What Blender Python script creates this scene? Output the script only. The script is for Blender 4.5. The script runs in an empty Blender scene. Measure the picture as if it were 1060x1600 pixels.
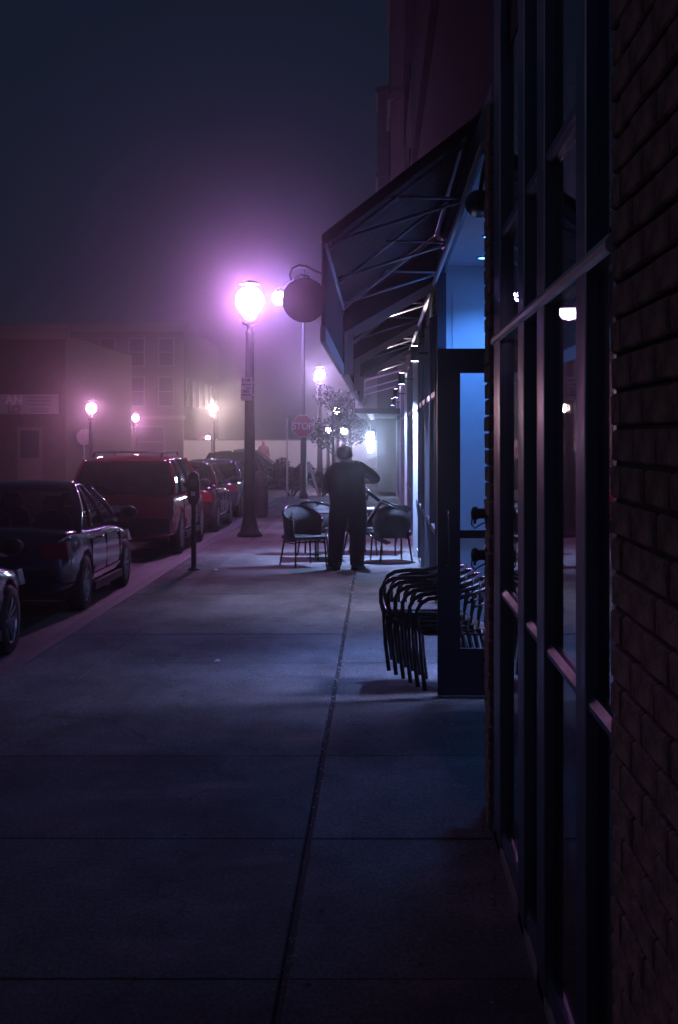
import bpy, bmesh, math, random
from mathutils import Vector, Matrix
random.seed(7)
sc = bpy.context.scene
C = sc.collection
PI = math.pi
EYE = 1.9

# ------------------------------------------------------------------ camera
cam_d = bpy.data.cameras.new('camera')
cam = bpy.data.objects.new('camera', cam_d)
C.objects.link(cam)
cam.location = (0, 0, EYE)
cam.rotation_euler = (PI / 2, 0, 0)
cam_d.sensor_width = 36
cam_d.lens = 50
cam_d.shift_x = -62 / 1600
cam_d.shift_y = -118 / 1600
cam_d.clip_start = 0.05
cam_d.clip_end = 2000
sc.camera = cam

# ------------------------------------------------------------------ night sky
w = bpy.data.worlds.new('World')
sc.world = w
w.use_nodes = True
bg = w.node_tree.nodes['Background']
bg.inputs[0].default_value = (0.24, 0.46, 1.0, 1)
bg.inputs[1].default_value = 0.022

sun_d = bpy.data.lights.new('sun_fill', 'SUN')      # weak fill added from the left as sky glow, brightens bricks and frames
sun_d.energy = 0.035
sun_d.angle = math.radians(20)
sun_d.color = (1.0, 0.72, 0.82)
sun_o = bpy.data.objects.new('sun_fill', sun_d)
C.objects.link(sun_o)
sun_o.rotation_euler = Vector((0.85, 0.30, -0.20)).to_track_quat('-Z', 'Y').to_euler()

sc.view_settings.view_transform = 'Standard'
sc.view_settings.look = 'None'
sc.view_settings.gamma = 1
sc.view_settings.exposure = 0
sc.render.engine = 'CYCLES'
sc.cycles.use_denoising = True
sc.cycles.denoiser = 'OPENIMAGEDENOISE'
sc.cycles.denoising_input_passes = 'RGB_ALBEDO_NORMAL'
sc.cycles.max_bounces = 6
sc.cycles.diffuse_bounces = 2
sc.cycles.glossy_bounces = 3
sc.cycles.transmission_bounces = 3
sc.cycles.transparent_max_bounces = 12
sc.cycles.volume_bounces = 0
sc.cycles.sample_clamp_indirect = 3
sc.cycles.caustics_reflective = False
sc.cycles.caustics_refractive = False

MAIN = (0.94, 0.36, 1.0)      # pink-white street lamp
VIOLET = (0.60, 0.50, 1.0)
WARM = (1.0, 0.38, 0.74)
BLUE = (0.07, 0.29, 1.0)
PALEBLUE = (0.52, 0.58, 1.0)

# ------------------------------------------------------------------ materials
MATS = {}
def mat(name, col, rough=0.6, metal=0.0, var=0.0, scale=6.0, bump=0.0, bscale=60.0, coat=0.0, rvar=0.0, spec=None):
    if name in MATS:
        return MATS[name]
    m = bpy.data.materials.new(name)
    m.use_nodes = True
    nt = m.node_tree
    b = nt.nodes['Principled BSDF']
    b.inputs['Base Color'].default_value = (*col, 1)
    b.inputs['Roughness'].default_value = rough
    b.inputs['Metallic'].default_value = metal
    if coat:
        b.inputs['Coat Weight'].default_value = coat
        b.inputs['Coat Roughness'].default_value = 0.06
    if spec is not None:
        b.inputs['Specular IOR Level'].default_value = spec
    tc = nt.nodes.new('ShaderNodeTexCoord')
    if var or rvar:
        n = nt.nodes.new('ShaderNodeTexNoise')
        n.inputs['Scale'].default_value = scale
        n.inputs['Detail'].default_value = 8
        n.inputs['Roughness'].default_value = 0.65
        nt.links.new(tc.outputs['Object'], n.inputs['Vector'])
        if var:
            r = nt.nodes.new('ShaderNodeValToRGB')
            r.color_ramp.elements[0].position = 0.3
            r.color_ramp.elements[1].position = 0.7
            r.color_ramp.elements[0].color = (*[c * (1 - var) for c in col], 1)
            r.color_ramp.elements[1].color = (*[min(1, c * (1 + var)) for c in col], 1)
            nt.links.new(n.outputs['Fac'], r.inputs['Fac'])
            nt.links.new(r.outputs['Color'], b.inputs['Base Color'])
        if rvar:
            mr = nt.nodes.new('ShaderNodeMapRange')
            mr.inputs['From Min'].default_value = 0.35
            mr.inputs['From Max'].default_value = 0.65
            mr.inputs['To Min'].default_value = max(0.03, rough - rvar)
            mr.inputs['To Max'].default_value = min(1, rough + rvar)
            nt.links.new(n.outputs['Fac'], mr.inputs['Value'])
            nt.links.new(mr.outputs['Result'], b.inputs['Roughness'])
    if bump:
        n2 = nt.nodes.new('ShaderNodeTexNoise')
        n2.inputs['Scale'].default_value = bscale
        n2.inputs['Detail'].default_value = 6
        nt.links.new(tc.outputs['Object'], n2.inputs['Vector'])
        bp = nt.nodes.new('ShaderNodeBump')
        bp.inputs['Strength'].default_value = bump
        bp.inputs['Distance'].default_value = 0.01
        nt.links.new(n2.outputs['Fac'], bp.inputs['Height'])
        nt.links.new(bp.outputs['Normal'], b.inputs['Normal'])
    MATS[name] = m
    return m

def emit(name, col, s):
    if name in MATS:
        return MATS[name]
    m = bpy.data.materials.new(name)
    m.use_nodes = True
    nt = m.node_tree
    nt.nodes.remove(nt.nodes['Principled BSDF'])
    e = nt.nodes.new('ShaderNodeEmission')
    e.inputs[0].default_value = (*col, 1)
    e.inputs[1].default_value = s
    nt.links.new(e.outputs[0], nt.nodes['Material Output'].inputs[0])
    MATS[name] = m
    return m

def pane_mat(name, tint, ior=1.5, rough=0.02):
    """thin glass: tinted transparency plus a mirror that grows towards grazing angles"""
    if name in MATS:
        return MATS[name]
    m = bpy.data.materials.new(name)
    m.use_nodes = True
    nt = m.node_tree
    nt.nodes.remove(nt.nodes['Principled BSDF'])
    t = nt.nodes.new('ShaderNodeBsdfTransparent')
    t.inputs[0].default_value = (*tint, 1)
    g = nt.nodes.new('ShaderNodeBsdfGlossy')
    g.inputs['Roughness'].default_value = rough
    g.inputs['Color'].default_value = (0.9, 0.9, 0.9, 1)
    fr = nt.nodes.new('ShaderNodeFresnel')
    ge = nt.nodes.new('ShaderNodeNewGeometry')          # same index from either side of the sheet
    mi = nt.nodes.new('ShaderNodeMapRange')
    mi.inputs['To Min'].default_value = ior; mi.inputs['To Max'].default_value = 1 / ior
    nt.links.new(ge.outputs['Backfacing'], mi.inputs['Value'])
    nt.links.new(mi.outputs[0], fr.inputs[0])
    mx = nt.nodes.new('ShaderNodeMixShader')
    nt.links.new(fr.outputs[0], mx.inputs[0])
    nt.links.new(t.outputs[0], mx.inputs[1])
    nt.links.new(g.outputs[0], mx.inputs[2])
    nt.links.new(mx.outputs[0], nt.nodes['Material Output'].inputs[0])
    MATS[name] = m
    return m

def concrete_mat():
    """worn city concrete: broad tone changes, dark gum spots, hairline grit, patchy damp sheen"""
    m = mat('concrete', (0.26, 0.25, 0.25), 0.55, spec=0.14)
    nt = m.node_tree
    b = nt.nodes['Principled BSDF']
    tc = nt.nodes.new('ShaderNodeTexCoord')
    geo = nt.nodes.new('ShaderNodeNewGeometry')
    mp = nt.nodes.new('ShaderNodeMapping')
    mp.inputs['Scale'].default_value = (1.0, 0.55, 1.0)
    nt.links.new(geo.outputs['Position'], mp.inputs['Vector'])
    n1 = nt.nodes.new('ShaderNodeTexNoise'); n1.inputs['Scale'].default_value = 0.9; n1.inputs['Detail'].default_value = 10; n1.inputs['Roughness'].default_value = 0.68
    n2 = nt.nodes.new('ShaderNodeTexNoise'); n2.inputs['Scale'].default_value = 60; n2.inputs['Detail'].default_value = 8; n2.inputs['Roughness'].default_value = 0.75
    v = nt.nodes.new('ShaderNodeTexVoronoi'); v.inputs['Scale'].default_value = 5.5
    for n in (n1, n2, v):
        nt.links.new(mp.outputs[0], n.inputs['Vector'])
    r1 = nt.nodes.new('ShaderNodeValToRGB')
    r1.color_ramp.elements[0].position = 0.34; r1.color_ramp.elements[0].color = (0.16, 0.155, 0.155, 1)
    r1.color_ramp.elements[1].position = 0.66; r1.color_ramp.elements[1].color = (0.42, 0.41, 0.41, 1)
    nt.links.new(n1.outputs['Fac'], r1.inputs['Fac'])
    r2 = nt.nodes.new('ShaderNodeValToRGB')
    r2.color_ramp.elements[0].position = 0.05; r2.color_ramp.elements[0].color = (0.45, 0.45, 0.45, 1)
    r2.color_ramp.elements[1].position = 0.09; r2.color_ramp.elements[1].color = (1, 1, 1, 1)
    nt.links.new(v.outputs['Distance'], r2.inputs['Fac'])
    r3 = nt.nodes.new('ShaderNodeValToRGB')
    r3.color_ramp.elements[0].position = 0.3; r3.color_ramp.elements[0].color = (0.28, 0.28, 0.28, 1)
    r3.color_ramp.elements[1].position = 0.7; r3.color_ramp.elements[1].color = (1, 1, 1, 1)
    nt.links.new(n2.outputs['Fac'], r3.inputs['Fac'])
    mu = nt.nodes.new('ShaderNodeMixRGB'); mu.blend_type = 'MULTIPLY'; mu.inputs[0].default_value = 1
    nt.links.new(r1.outputs[0], mu.inputs[1]); nt.links.new(r2.outputs[0], mu.inputs[2])
    mu2 = nt.nodes.new('ShaderNodeMixRGB'); mu2.blend_type = 'MULTIPLY'; mu2.inputs[0].default_value = 1
    nt.links.new(mu.outputs[0], mu2.inputs[1]); nt.links.new(r3.outputs[0], mu2.inputs[2])
    nw = nt.nodes.new('ShaderNodeTexNoise'); nw.inputs['Scale'].default_value = 1.3; nw.inputs['Detail'].default_value = 6
    nt.links.new(geo.outputs['Position'], nw.inputs['Vector'])
    wa = nt.nodes.new('ShaderNodeVectorMath'); wa.operation = 'MULTIPLY_ADD'; wa.inputs[1].default_value = (1.4, 1.4, 0); 
    nt.links.new(nw.outputs['Color'], wa.inputs[0]); nt.links.new(geo.outputs['Position'], wa.inputs[2])
    vc = nt.nodes.new('ShaderNodeTexVoronoi'); vc.feature = 'DISTANCE_TO_EDGE'; vc.inputs['Scale'].default_value = 0.33
    nt.links.new(wa.outputs[0], vc.inputs['Vector'])
    rc = nt.nodes.new('ShaderNodeValToRGB')
    rc.color_ramp.elements[0].position = 0.0; rc.color_ramp.elements[0].color = (0.72, 0.72, 0.72, 1)
    rc.color_ramp.elements[1].position = 0.004; rc.color_ramp.elements[1].color = (1, 1, 1, 1)
    nt.links.new(vc.outputs['Distance'], rc.inputs['Fac'])
    mu4 = nt.nodes.new('ShaderNodeMixRGB'); mu4.blend_type = 'MULTIPLY'; mu4.inputs[0].default_value = 1
    nt.links.new(mu2.outputs[0], mu4.inputs[1]); nt.links.new(rc.outputs[0], mu4.inputs[2]); mu2 = mu4
    oi = nt.nodes.new('ShaderNodeObjectInfo')
    mr0 = nt.nodes.new('ShaderNodeMapRange'); mr0.inputs['To Min'].default_value = 0.82; mr0.inputs['To Max'].default_value = 1.1
    nt.links.new(oi.outputs['Random'], mr0.inputs['Value'])
    mu3 = nt.nodes.new('ShaderNodeMixRGB'); mu3.blend_type = 'MULTIPLY'; mu3.inputs[0].default_value = 1
    nt.links.new(mu2.outputs[0], mu3.inputs[1]); nt.links.new(mr0.outputs[0], mu3.inputs[2])
    nt.links.new(mu3.outputs[0], b.inputs['Base Color'])
    # damp streaks lying across the walk
    mp2 = nt.nodes.new('ShaderNodeMapping'); mp2.inputs['Scale'].default_value = (0.9, 2.2, 1)
    nt.links.new(geo.outputs['Position'], mp2.inputs['Vector'])
    n3 = nt.nodes.new('ShaderNodeTexNoise'); n3.inputs['Scale'].default_value = 1.6; n3.inputs['Detail'].default_value = 7; n3.inputs['Roughness'].default_value = 0.7
    nt.links.new(mp2.outputs[0], n3.inputs['Vector'])
    mr = nt.nodes.new('ShaderNodeMapRange')
    mr.inputs['From Min'].default_value = 0.50; mr.inputs['From Max'].default_value = 0.72
    mr.inputs['To Min'].default_value = 0.95; mr.inputs['To Max'].default_value = 0.64
    nt.links.new(n3.outputs['Fac'], mr.inputs['Value'])
    nt.links.new(mr.outputs[0], b.inputs['Roughness'])
    bp = nt.nodes.new('ShaderNodeBump'); bp.inputs['Strength'].default_value = 0.9; bp.inputs['Distance'].default_value = 0.008
    nt.links.new(n2.outputs['Fac'], bp.inputs['Height'])
    nt.links.new(bp.outputs[0], b.inputs['Normal'])
    return m

M_CONC = concrete_mat()
M_BASE = mat('joint_dirt', (0.03, 0.03, 0.03), 0.9)
M_CURB = mat('curb_concrete', (0.09, 0.088, 0.09), 0.6, var=0.35, scale=4, bump=0.4)
M_ASPH = mat('asphalt', (0.045, 0.045, 0.05), 0.55, var=0.3, scale=3, bump=0.6, bscale=120, rvar=0.2)
M_BRICK = mat('brown_brick', (0.36, 0.23, 0.21), 0.9, var=0.6, scale=9, bump=1.0, bscale=50, spec=0.15)
M_MORTAR = mat('mortar', (0.10, 0.08, 0.08), 0.9, var=0.2)
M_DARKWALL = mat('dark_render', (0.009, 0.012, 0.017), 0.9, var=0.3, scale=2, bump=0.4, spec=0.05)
M_METAL = mat('bronze_aluminium', (0.17, 0.21, 0.30), 0.42, 0.8, rvar=0.1, scale=3)
M_RAIL = mat('bright_aluminium', (0.8, 0.74, 0.76), 0.4, 0.6, rvar=0.08, scale=5)
M_BLACKM = mat('black_metal', (0.02, 0.02, 0.022), 0.35, 0.3)
M_PALECOL = mat('pale_column', (0.55, 0.57, 0.62), 0.5, var=0.08)
M_PANE = pane_mat('window_glass', (0.55, 0.6, 0.62))
M_DOORG = pane_mat('door_glass', (0.96, 0.97, 0.98))
M_CARG = pane_mat('car_glass', (0.32, 0.34, 0.38))
M_TINTG = pane_mat('tinted_glass', (0.03, 0.03, 0.03))
M_CANVAS = mat('maroon_canvas', (0.034, 0.012, 0.011), 0.8, var=0.3, scale=5, bump=0.3)
M_VAL = mat('charcoal_canvas', (0.04, 0.036, 0.045), 0.8, var=0.2, scale=5, bump=0.2)
M_PALECANV = mat('pale_canvas', (0.80, 0.68, 0.66), 0.7, var=0.08)
_nt = M_PALECANV.node_tree                       # thin cloth lets light through
_tr = _nt.nodes.new('ShaderNodeBsdfTranslucent'); _tr.inputs[0].default_value = (0.85, 0.70, 0.68, 1)
_mx = _nt.nodes.new('ShaderNodeMixShader'); _mx.inputs[0].default_value = 0.5
_nt.links.new(_nt.nodes['Principled BSDF'].outputs[0], _mx.inputs[1]); _nt.links.new(_tr.outputs[0], _mx.inputs[2])
_nt.links.new(_mx.outputs[0], _nt.nodes['Material Output'].inputs[0])
M_STRUT = mat('galvanised_strut', (0.6, 0.6, 0.66), 0.42, 0.6)
M_WALLPALE = mat('pale_panel', (0.78, 0.79, 0.82), 0.55, var=0.06, scale=2)
M_SOFFIT = mat('soffit_paint', (0.5, 0.52, 0.56), 0.6, var=0.08)
M_FRAMEDARK = mat('door_frame_paint', (0.03, 0.035, 0.05), 0.45)
M_RUB = mat('rubber', (0.015, 0.015, 0.015), 0.7)
M_RIM = mat('alloy', (0.45, 0.45, 0.48), 0.3, 0.9)
M_BLACK = mat('black_plastic', (0.012, 0.012, 0.014), 0.5)

# ------------------------------------------------------------------ mesh builder
class MB:
    def __init__(s):
        s.v = []; s.f = []; s.m = []; s.smooth = []
    def add(s, vs, fs, mi=0, sm=False):
        o = len(s.v)
        s.v += [tuple(v) for v in vs]
        for f in fs:
            s.f.append(tuple(i + o for i in f)); s.m.append(mi); s.smooth.append(sm)
        return s
    def box(s, x0, x1, y0, y1, z0, z1, mi=0):
        vs = [(x0,y0,z0),(x1,y0,z0),(x1,y1,z0),(x0,y1,z0),(x0,y0,z1),(x1,y0,z1),(x1,y1,z1),(x0,y1,z1)]
        return s.add(vs, [(0,3,2,1),(4,5,6,7),(0,1,5,4),(1,2,6,5),(2,3,7,6),(3,0,4,7)], mi)
    def cbox(s, x0, x1, y0, y1, z0, z1, c, mi=0):
        """box with chamfered top edges"""
        vs = [(x0,y0,z0),(x1,y0,z0),(x1,y1,z0),(x0,y1,z0),
              (x0,y0,z1-c),(x1,y0,z1-c),(x1,y1,z1-c),(x0,y1,z1-c),
              (x0+c,y0+c,z1),(x1-c,y0+c,z1),(x1-c,y1-c,z1),(x0+c,y1-c,z1)]
        fs = [(0,3,2,1),(8,9,10,11)]
        for a in (0, 4):
            for i in range(4):
                j = (i + 1) % 4
                fs.append((a+i, a+j, a+4+j, a+4+i))
        return s.add(vs, fs, mi)
    def tube(s, pts, r, n=8, mi=0, cap=True, sm=True):
        pts = [Vector(p) for p in pts]
        rs = r if isinstance(r, (list, tuple)) else [r] * len(pts)
        vs = []; fs = []
        t0 = (pts[1] - pts[0]).normalized()
        up = Vector((0, 0, 1)) if abs(t0.z) < 0.9 else Vector((1, 0, 0))
        nrm = t0.cross(up).normalized()
        for i, p in enumerate(pts):
            if i == 0: t = (pts[1] - pts[0])
            elif i == len(pts) - 1: t = (pts[-1] - pts[-2])
            else: t = (pts[i+1] - p).normalized() + (p - pts[i-1]).normalized()
            t.normalize()
            nrm = (nrm - t * nrm.dot(t)).normalized()
            bn = t.cross(nrm)
            for k in range(n):
                a = 2 * PI * k / n
                vs.append(p + (nrm * math.cos(a) + bn * math.sin(a)) * rs[i])
        for i in range(len(pts) - 1):
            for k in range(n):
                k2 = (k + 1) % n
                fs.append((i*n+k, i*n+k2, (i+1)*n+k2, (i+1)*n+k))
        s.add(vs, fs, mi, sm)
        if cap:
            o = len(s.v) - len(vs)
            s.f.append(tuple(o + k for k in reversed(range(n)))); s.m.append(mi); s.smooth.append(False)
            s.f.append(tuple(o + (len(pts)-1)*n + k for k in range(n))); s.m.append(mi); s.smooth.append(False)
        return s
    def bar(s, a, b, wx, wy=None, mi=0):
        """square bar between two points"""
        wy = wy or wx
        a = Vector(a); b = Vector(b); t = (b - a).normalized()
        up = Vector((0,0,1)) if abs(t.z) < 0.95 else Vector((0,1,0))
        u = t.cross(up).normalized() * wx / 2; v = t.cross(u).normalized() * wy / 2
        vs = [a-u-v, a+u-v, a+u+v, a-u+v, b-u-v, b+u-v, b+u+v, b-u+v]
        return s.add(vs, [(0,3,2,1),(4,5,6,7),(0,1,5,4),(1,2,6,5),(2,3,7,6),(3,0,4,7)], mi)
    def lathe(s, prof, c=(0,0,0), n=20, axis='z', mi=0, sm=True, cap=True):
        vs = []; fs = []
        for (r, h) in prof:
            for k in range(n):
                a = 2*PI*k/n
                p = (r*math.cos(a), r*math.sin(a), h)
                if axis == 'y': p = (p[0], p[2], p[1])
                if axis == 'x': p = (p[2], p[0], p[1])
                vs.append((p[0]+c[0], p[1]+c[1], p[2]+c[2]))
        for i in range(len(prof)-1):
            for k in range(n):
                k2 = (k+1) % n
                fs.append((i*n+k, i*n+k2, (i+1)*n+k2, (i+1)*n+k))
        s.add(vs, fs, mi, sm)
        o = len(s.v) - len(vs)
        if cap and prof[0][0] > 1e-4:
            s.f.append(tuple(o+k for k in reversed(range(n)))); s.m.append(mi); s.smooth.append(False)
        if cap and prof[-1][0] > 1e-4:
            s.f.append(tuple(o+(len(prof)-1)*n+k for k in range(n))); s.m.append(mi); s.smooth.append(False)
        return s
    def prism(s, poly, y0, y1, axis='y', mi=0):
        """polygon given in two coordinates, extruded along an axis"""
        n = len(poly)
        def P(u, v, t):
            return (u, t, v) if axis == 'y' else ((t, u, v) if axis == 'x' else (u, v, t))
        vs = [P(u, v, y0) for u, v in poly] + [P(u, v, y1) for u, v in poly]
        fs = [tuple(range(n)), tuple(range(2*n-1, n-1, -1))]
        for i in range(n):
            j = (i+1) % n
            fs.append((i, i+n, j+n, j))
        return s.add(vs, fs, mi)
    def mesh(s, name, mats):
        me = bpy.data.meshes.new(name)
        me.from_pydata(s.v, [], s.f)
        for m in (mats if isinstance(mats, (list, tuple)) else [mats]):
            me.materials.append(m)
        me.polygons.foreach_set('material_index', s.m)
        me.polygons.foreach_set('use_smooth', s.smooth)
        bm = bmesh.new(); bm.from_mesh(me)
        bmesh.ops.recalc_face_normals(bm, faces=bm.faces)
        bm.to_mesh(me); bm.free()
        return me
    def build(s, name, mats, parent=None, loc=None):
        o = bpy.data.objects.new(name, s.mesh(name, mats))
        C.objects.link(o)
        if parent is not None: o.parent = parent
        if loc: o.location = loc
        return o

def empty(name, loc=(0,0,0), rz=0):
    o = bpy.data.objects.new(name, None)
    C.objects.link(o); o.location = loc; o.rotation_euler = (0, 0, rz); o.empty_display_size = 0.2
    return o
def tag(o, label, cat, group=None):
    o['label'] = label; o['category'] = cat
    if group: o['group'] = group
    return o
def kind(o, k):
    o['kind'] = k
    return o
def inst(name, me, parent=None, loc=(0,0,0), rot=(0,0,0), scale=None):
    o = bpy.data.objects.new(name, me); C.objects.link(o)
    o.location = loc; o.rotation_euler = rot
    if scale: o.scale = scale
    if parent is not None: o.parent = parent
    return o
def copy_tree(o, parent=None):
    c = o.copy(); C.objects.link(c); c.parent = parent
    for ch in list(o.children): copy_tree(ch, c)
    return c
def W(px, py, d):
    """photo pixel at a distance -> world x, z (used only to measure sizes)"""
    return ((px - 592) / 2222 * d, EYE - (py - 682) / 2222 * d)
def text_mesh(name, s, size, depth, material, parent=None, loc=(0,0,0), rot=(PI/2,0,0), align='CENTER', sx=1.0, bold=0.0):
    cu = bpy.data.curves.new(name, 'FONT')
    cu.body = s; cu.size = size; cu.extrude = depth; cu.align_x = align; cu.align_y = 'CENTER'; cu.offset = bold
    t = bpy.data.objects.new(name, cu); C.objects.link(t)
    dg = bpy.context.evaluated_depsgraph_get()
    me = bpy.data.meshes.new_from_object(t.evaluated_get(dg))
    bpy.data.objects.remove(t); bpy.data.curves.remove(cu)
    me.name = name; me.materials.clear(); me.materials.append(material)
    o = bpy.data.objects.new(name, me); C.objects.link(o)
    o.location = loc; o.rotation_euler = rot; o.scale = (sx, 1, 1)
    if parent is not None: o.parent = parent
    return o
def spot(name, loc, col, power, angle, parent=None, blend=0.6, size=0.04, target=None):
    l = bpy.data.lights.new(name, 'SPOT'); l.color = col; l.energy = power; l.spot_size = math.radians(angle)
    l.spot_blend = blend; l.shadow_soft_size = size
    o = bpy.data.objects.new(name, l); C.objects.link(o); o.location = loc
    if target is not None:
        o.rotation_euler = (Vector(target) - Vector(loc)).to_track_quat('-Z', 'Y').to_euler()
    if parent is not None:
        o.parent = parent
    return o

# ================================================================== GROUND
FAC = 0.60          # facade plane
g = MB().box(-60, 60, -20, 160, -0.35, -0.13)
kind(g.build('road', M_ASPH), 'structure')
SWEND = 46.0
sw = MB().box(-2.955, 6.0, -6, SWEND, -0.129, -0.022).build('sidewalk', M_BASE)
kind(sw, 'structure')
cols = [(-2.955, -2.345), (-2.335, -0.348), (-0.318, 1.34)]
L = 1.74
colme = []
for (x0, x1) in cols:
    for vnt in range(2):
        b = MB()
        b.cbox(-(x1-x0)/2, (x1-x0)/2, -L/2 + 0.004, L/2 - 0.004, -0.03, 0, 0.006)
        colme.append(b.mesh('slab', M_CONC))
row = 0
y = 10.2 - L * 8
while y + L < SWEND + 0.5:
    for ci, (x0, x1) in enumerate(cols):
        o = inst('slab', colme[ci*2 + row % 2], sw, ((x0+x1)/2, y + L/2, random.uniform(-0.0025, 0.0025)),
                 (random.uniform(-0.001, 0.001), random.uniform(-0.0008, 0.0008), 0))
    y += L; row += 1
cb = MB().cbox(-0.075, 0.075, -1.735, 1.735, -0.15, 0.001, 0.0015).mesh('curb_stone', M_CURB)
curb = MB().box(-3.09, -2.97, -6, SWEND, -0.128, -0.05).build('curb', M_BASE); kind(curb, 'structure')
y = 10.2 - L * 8
while y < SWEND - 1:
    inst('curb_stone', cb, curb, (-3.035, y + 1.74, 0))
    y += 3.48
# drain-side gutter and far pavement beyond the cross street
kind(MB().box(-3.7, -3.115, -6, SWEND, -0.1295, -0.122).build('gutter', mat('gutter_concrete', (0.16,0.155,0.155), 0.6, var=0.3, scale=3)), 'structure')
fp = MB().cbox(-9.5, 14, 60, 150, -0.129, 0.0, 0.03).build('far_pavement', M_CONC); kind(fp, 'structure')
fp2 = MB().cbox(-60, -11.0, 58, 150, -0.129, 0.0, 0.03).build('pavement', M_CONC); kind(fp2, 'structure')

# ================================================================== NEAR BUILDING (right)
GX = 0.575          # glass plane of the near window
near = empty('brick_storefront', (FAC, 0, 0))
tag(near, 'dark brick storefront with tall metal framed window at the right edge', 'building')
near.location = (0, 0, 0)
# masonry cores
MB().box(0.566, 1.2, -3, 3.32, 0, 3.0).build('pier', M_MORTAR, near)
MB().box(0.566, 1.35, 6.85, 7.30, 0, 3.58).build('jamb', M_MORTAR, near)
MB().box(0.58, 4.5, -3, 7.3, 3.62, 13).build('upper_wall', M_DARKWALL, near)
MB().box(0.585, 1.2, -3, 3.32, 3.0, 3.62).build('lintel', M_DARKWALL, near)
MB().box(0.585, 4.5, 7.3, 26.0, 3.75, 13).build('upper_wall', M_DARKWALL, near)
# projecting belt courses far up the wall
for z, p in ((8.7, 0.12), (6.1, 0.08)):
    MB().box(0.583 - p, 0.58, -3, 26.0, z, z + 0.22).build('belt_course', M_DARKWALL, near)
# individual bricks on the near pier and jamb
BH, BL, JT = 0.0835, 0.262, 0.011
bme = []
for k in range(4):
    b = MB(); rr = random.Random(k)
    xo = -0.028 + rr.uniform(-0.004, 0.002)
    c = 0.006
    vs = [(0.02,-BL/2+JT/2,-BH/2+JT/2),(0.02,BL/2-JT/2,-BH/2+JT/2),(0.02,BL/2-JT/2,BH/2-JT/2),(0.02,-BL/2+JT/2,BH/2-JT/2)]
    vs += [(xo+c, v[1], v[2]) for v in vs[:4]]
    vs += [(xo + rr.uniform(-0.002,0.002), v[1]*0.955, v[2]*0.86) for v in vs[:4]]
    fs = []
    for a in (0, 4):
        for i in range(4):
            j = (i+1) % 4
            fs.append((a+i, a+j, a+4+j, a+4+i))
    fs.append((8, 9, 10, 11))
    b.add(vs, fs)
    bme.append(b.mesh('brick', M_BRICK))
nrow = int(3.0 / BH)
for r in range(6, nrow):
    z = BH/2 + r * BH
    off = 0 if r % 2 == 0 else BL / 2
    yy = 3.32
    first = True
    while yy > 1.78:
        ln = BL if not (first and r % 2) else BL / 2
        o = inst('brick', random.choice(bme), near, (0.572, yy - ln/2, z), (random.uniform(-.004,.004), 0, random.uniform(-.012, .012)))
        if ln != BL: o.scale = (1, 0.5, 1)
        yy -= ln; first = False
for r in range(0, 42):
    z = BH/2 + r * BH
    lens = (BL, 0.19) if r % 2 == 0 else (0.19, BL)
    yy = 6.85
    for ln in lens:
        o = inst('brick', random.choice(bme), near, (0.572 - (0.012 if (r % 2 == 0) == (ln == BL) else 0), yy + ln/2, z), (0, 0, random.uniform(-.01,.01)))
        o.scale = (1, ln / BL, 1); yy += ln
# window wall: mullions, rails, panes
mull = [(6.44, 6.78), (5.38, 5.60), (4.72, 4.93), (3.78, 3.955)]
for (a, b_) in mull:
    m_ = MB(); c = 0.004
    m_.prism([(0.548 + c, a), (0.548, a + c), (0.548, b_ - c), (0.548 + c, b_), (0.60, b_), (0.60, a)], 0.0, 4.4, axis='z')
    m_.build('mullion', M_METAL, near)
MB().box(0.556, 0.60, 3.325, 3.37, 0, 4.4).build('mullion', M_METAL, near)
edges = [3.37] + [v for ab in sorted(mull) for v in ab] + [6.845]
spans = []
ms = sorted(mull)
prev = 3.37
for (a, b_) in ms:
    spans.append((prev, a)); prev = b_
spans.append((prev, 6.845))
def rail(y0, y1, z0, z1, x0, mt, nm='rail'):
    b = MB(); h = z1 - z0
    prof = [(0.598, z0), (x0 + 0.012, z0), (x0, z0 + 0.2*h), (x0 - 0.001, z0 + 0.55*h), (x0 + 0.012, z1), (0.598, z1)]
    return b.prism(prof, y0, y1, axis='y').build(nm, mt, near)
# the long bright transom rail runs across the mullions
rail(3.375, 6.84, 2.335, 2.385, 0.538, M_RAIL, 'transom_rail')
for i, (a, b_) in enumerate(spans):
    if b_ - a < 0.08: continue
    rail(a, b_, 1.165, 1.215, 0.556, M_METAL)
    rail(a, b_, 0.04, 0.12, 0.556, M_METAL)
    if i in (1, 2, 3): rail(a, b_, 2.80, 2.86, 0.556, M_METAL)
    for z0, z1 in ((0.12, 1.165), (1.215, 2.335), (2.385, 3.6)):
        MB().box(GX + 0.006, GX + 0.012, a, b_, z0, z1).build('pane', M_PANE, near)
MB().box(0.548, 0.9, 3.33, 6.845, -0.01, 0.04).build('sill', mat('sill_concrete', (0.3,0.29,0.29), 0.6, var=.2), near)
# dark interior behind the near window
b = MB(); b.box(2.9, 3.0, 3.3, 7.0, 0, 3.6); b.box(0.7, 3.0, 3.32, 3.4, 0, 3.6); b.box(0.7, 3.0, 6.9, 7.0, 0, 3.6)
b.build('interior_wall', mat('interior_rose', (0.5, 0.36, 0.40), 0.8, var=.15, scale=3), near)

t = empty('pendant_lamp', (0.836, 6.25, 2.46)); tag(t, 'small pendant lamp glowing inside the near window below the bright rail', 'lamp')
MB().lathe([(0.075,0.0),(0.06,0.05),(0.03,0.075),(0.008,0.08)], n=14).build('shade', M_BLACKM, t)
MB().lathe([(0.001,-0.05),(0.03,-0.042),(0.048,-0.018),(0.05,-0.002)], n=14).build('bulb', emit('pendant_emit', (1.0,0.5,0.84), 60), t)
MB().tube([(0,0,0.08),(0,0,1.1)], 0.004, 5).build('cord', M_BLACKM, t)
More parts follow.
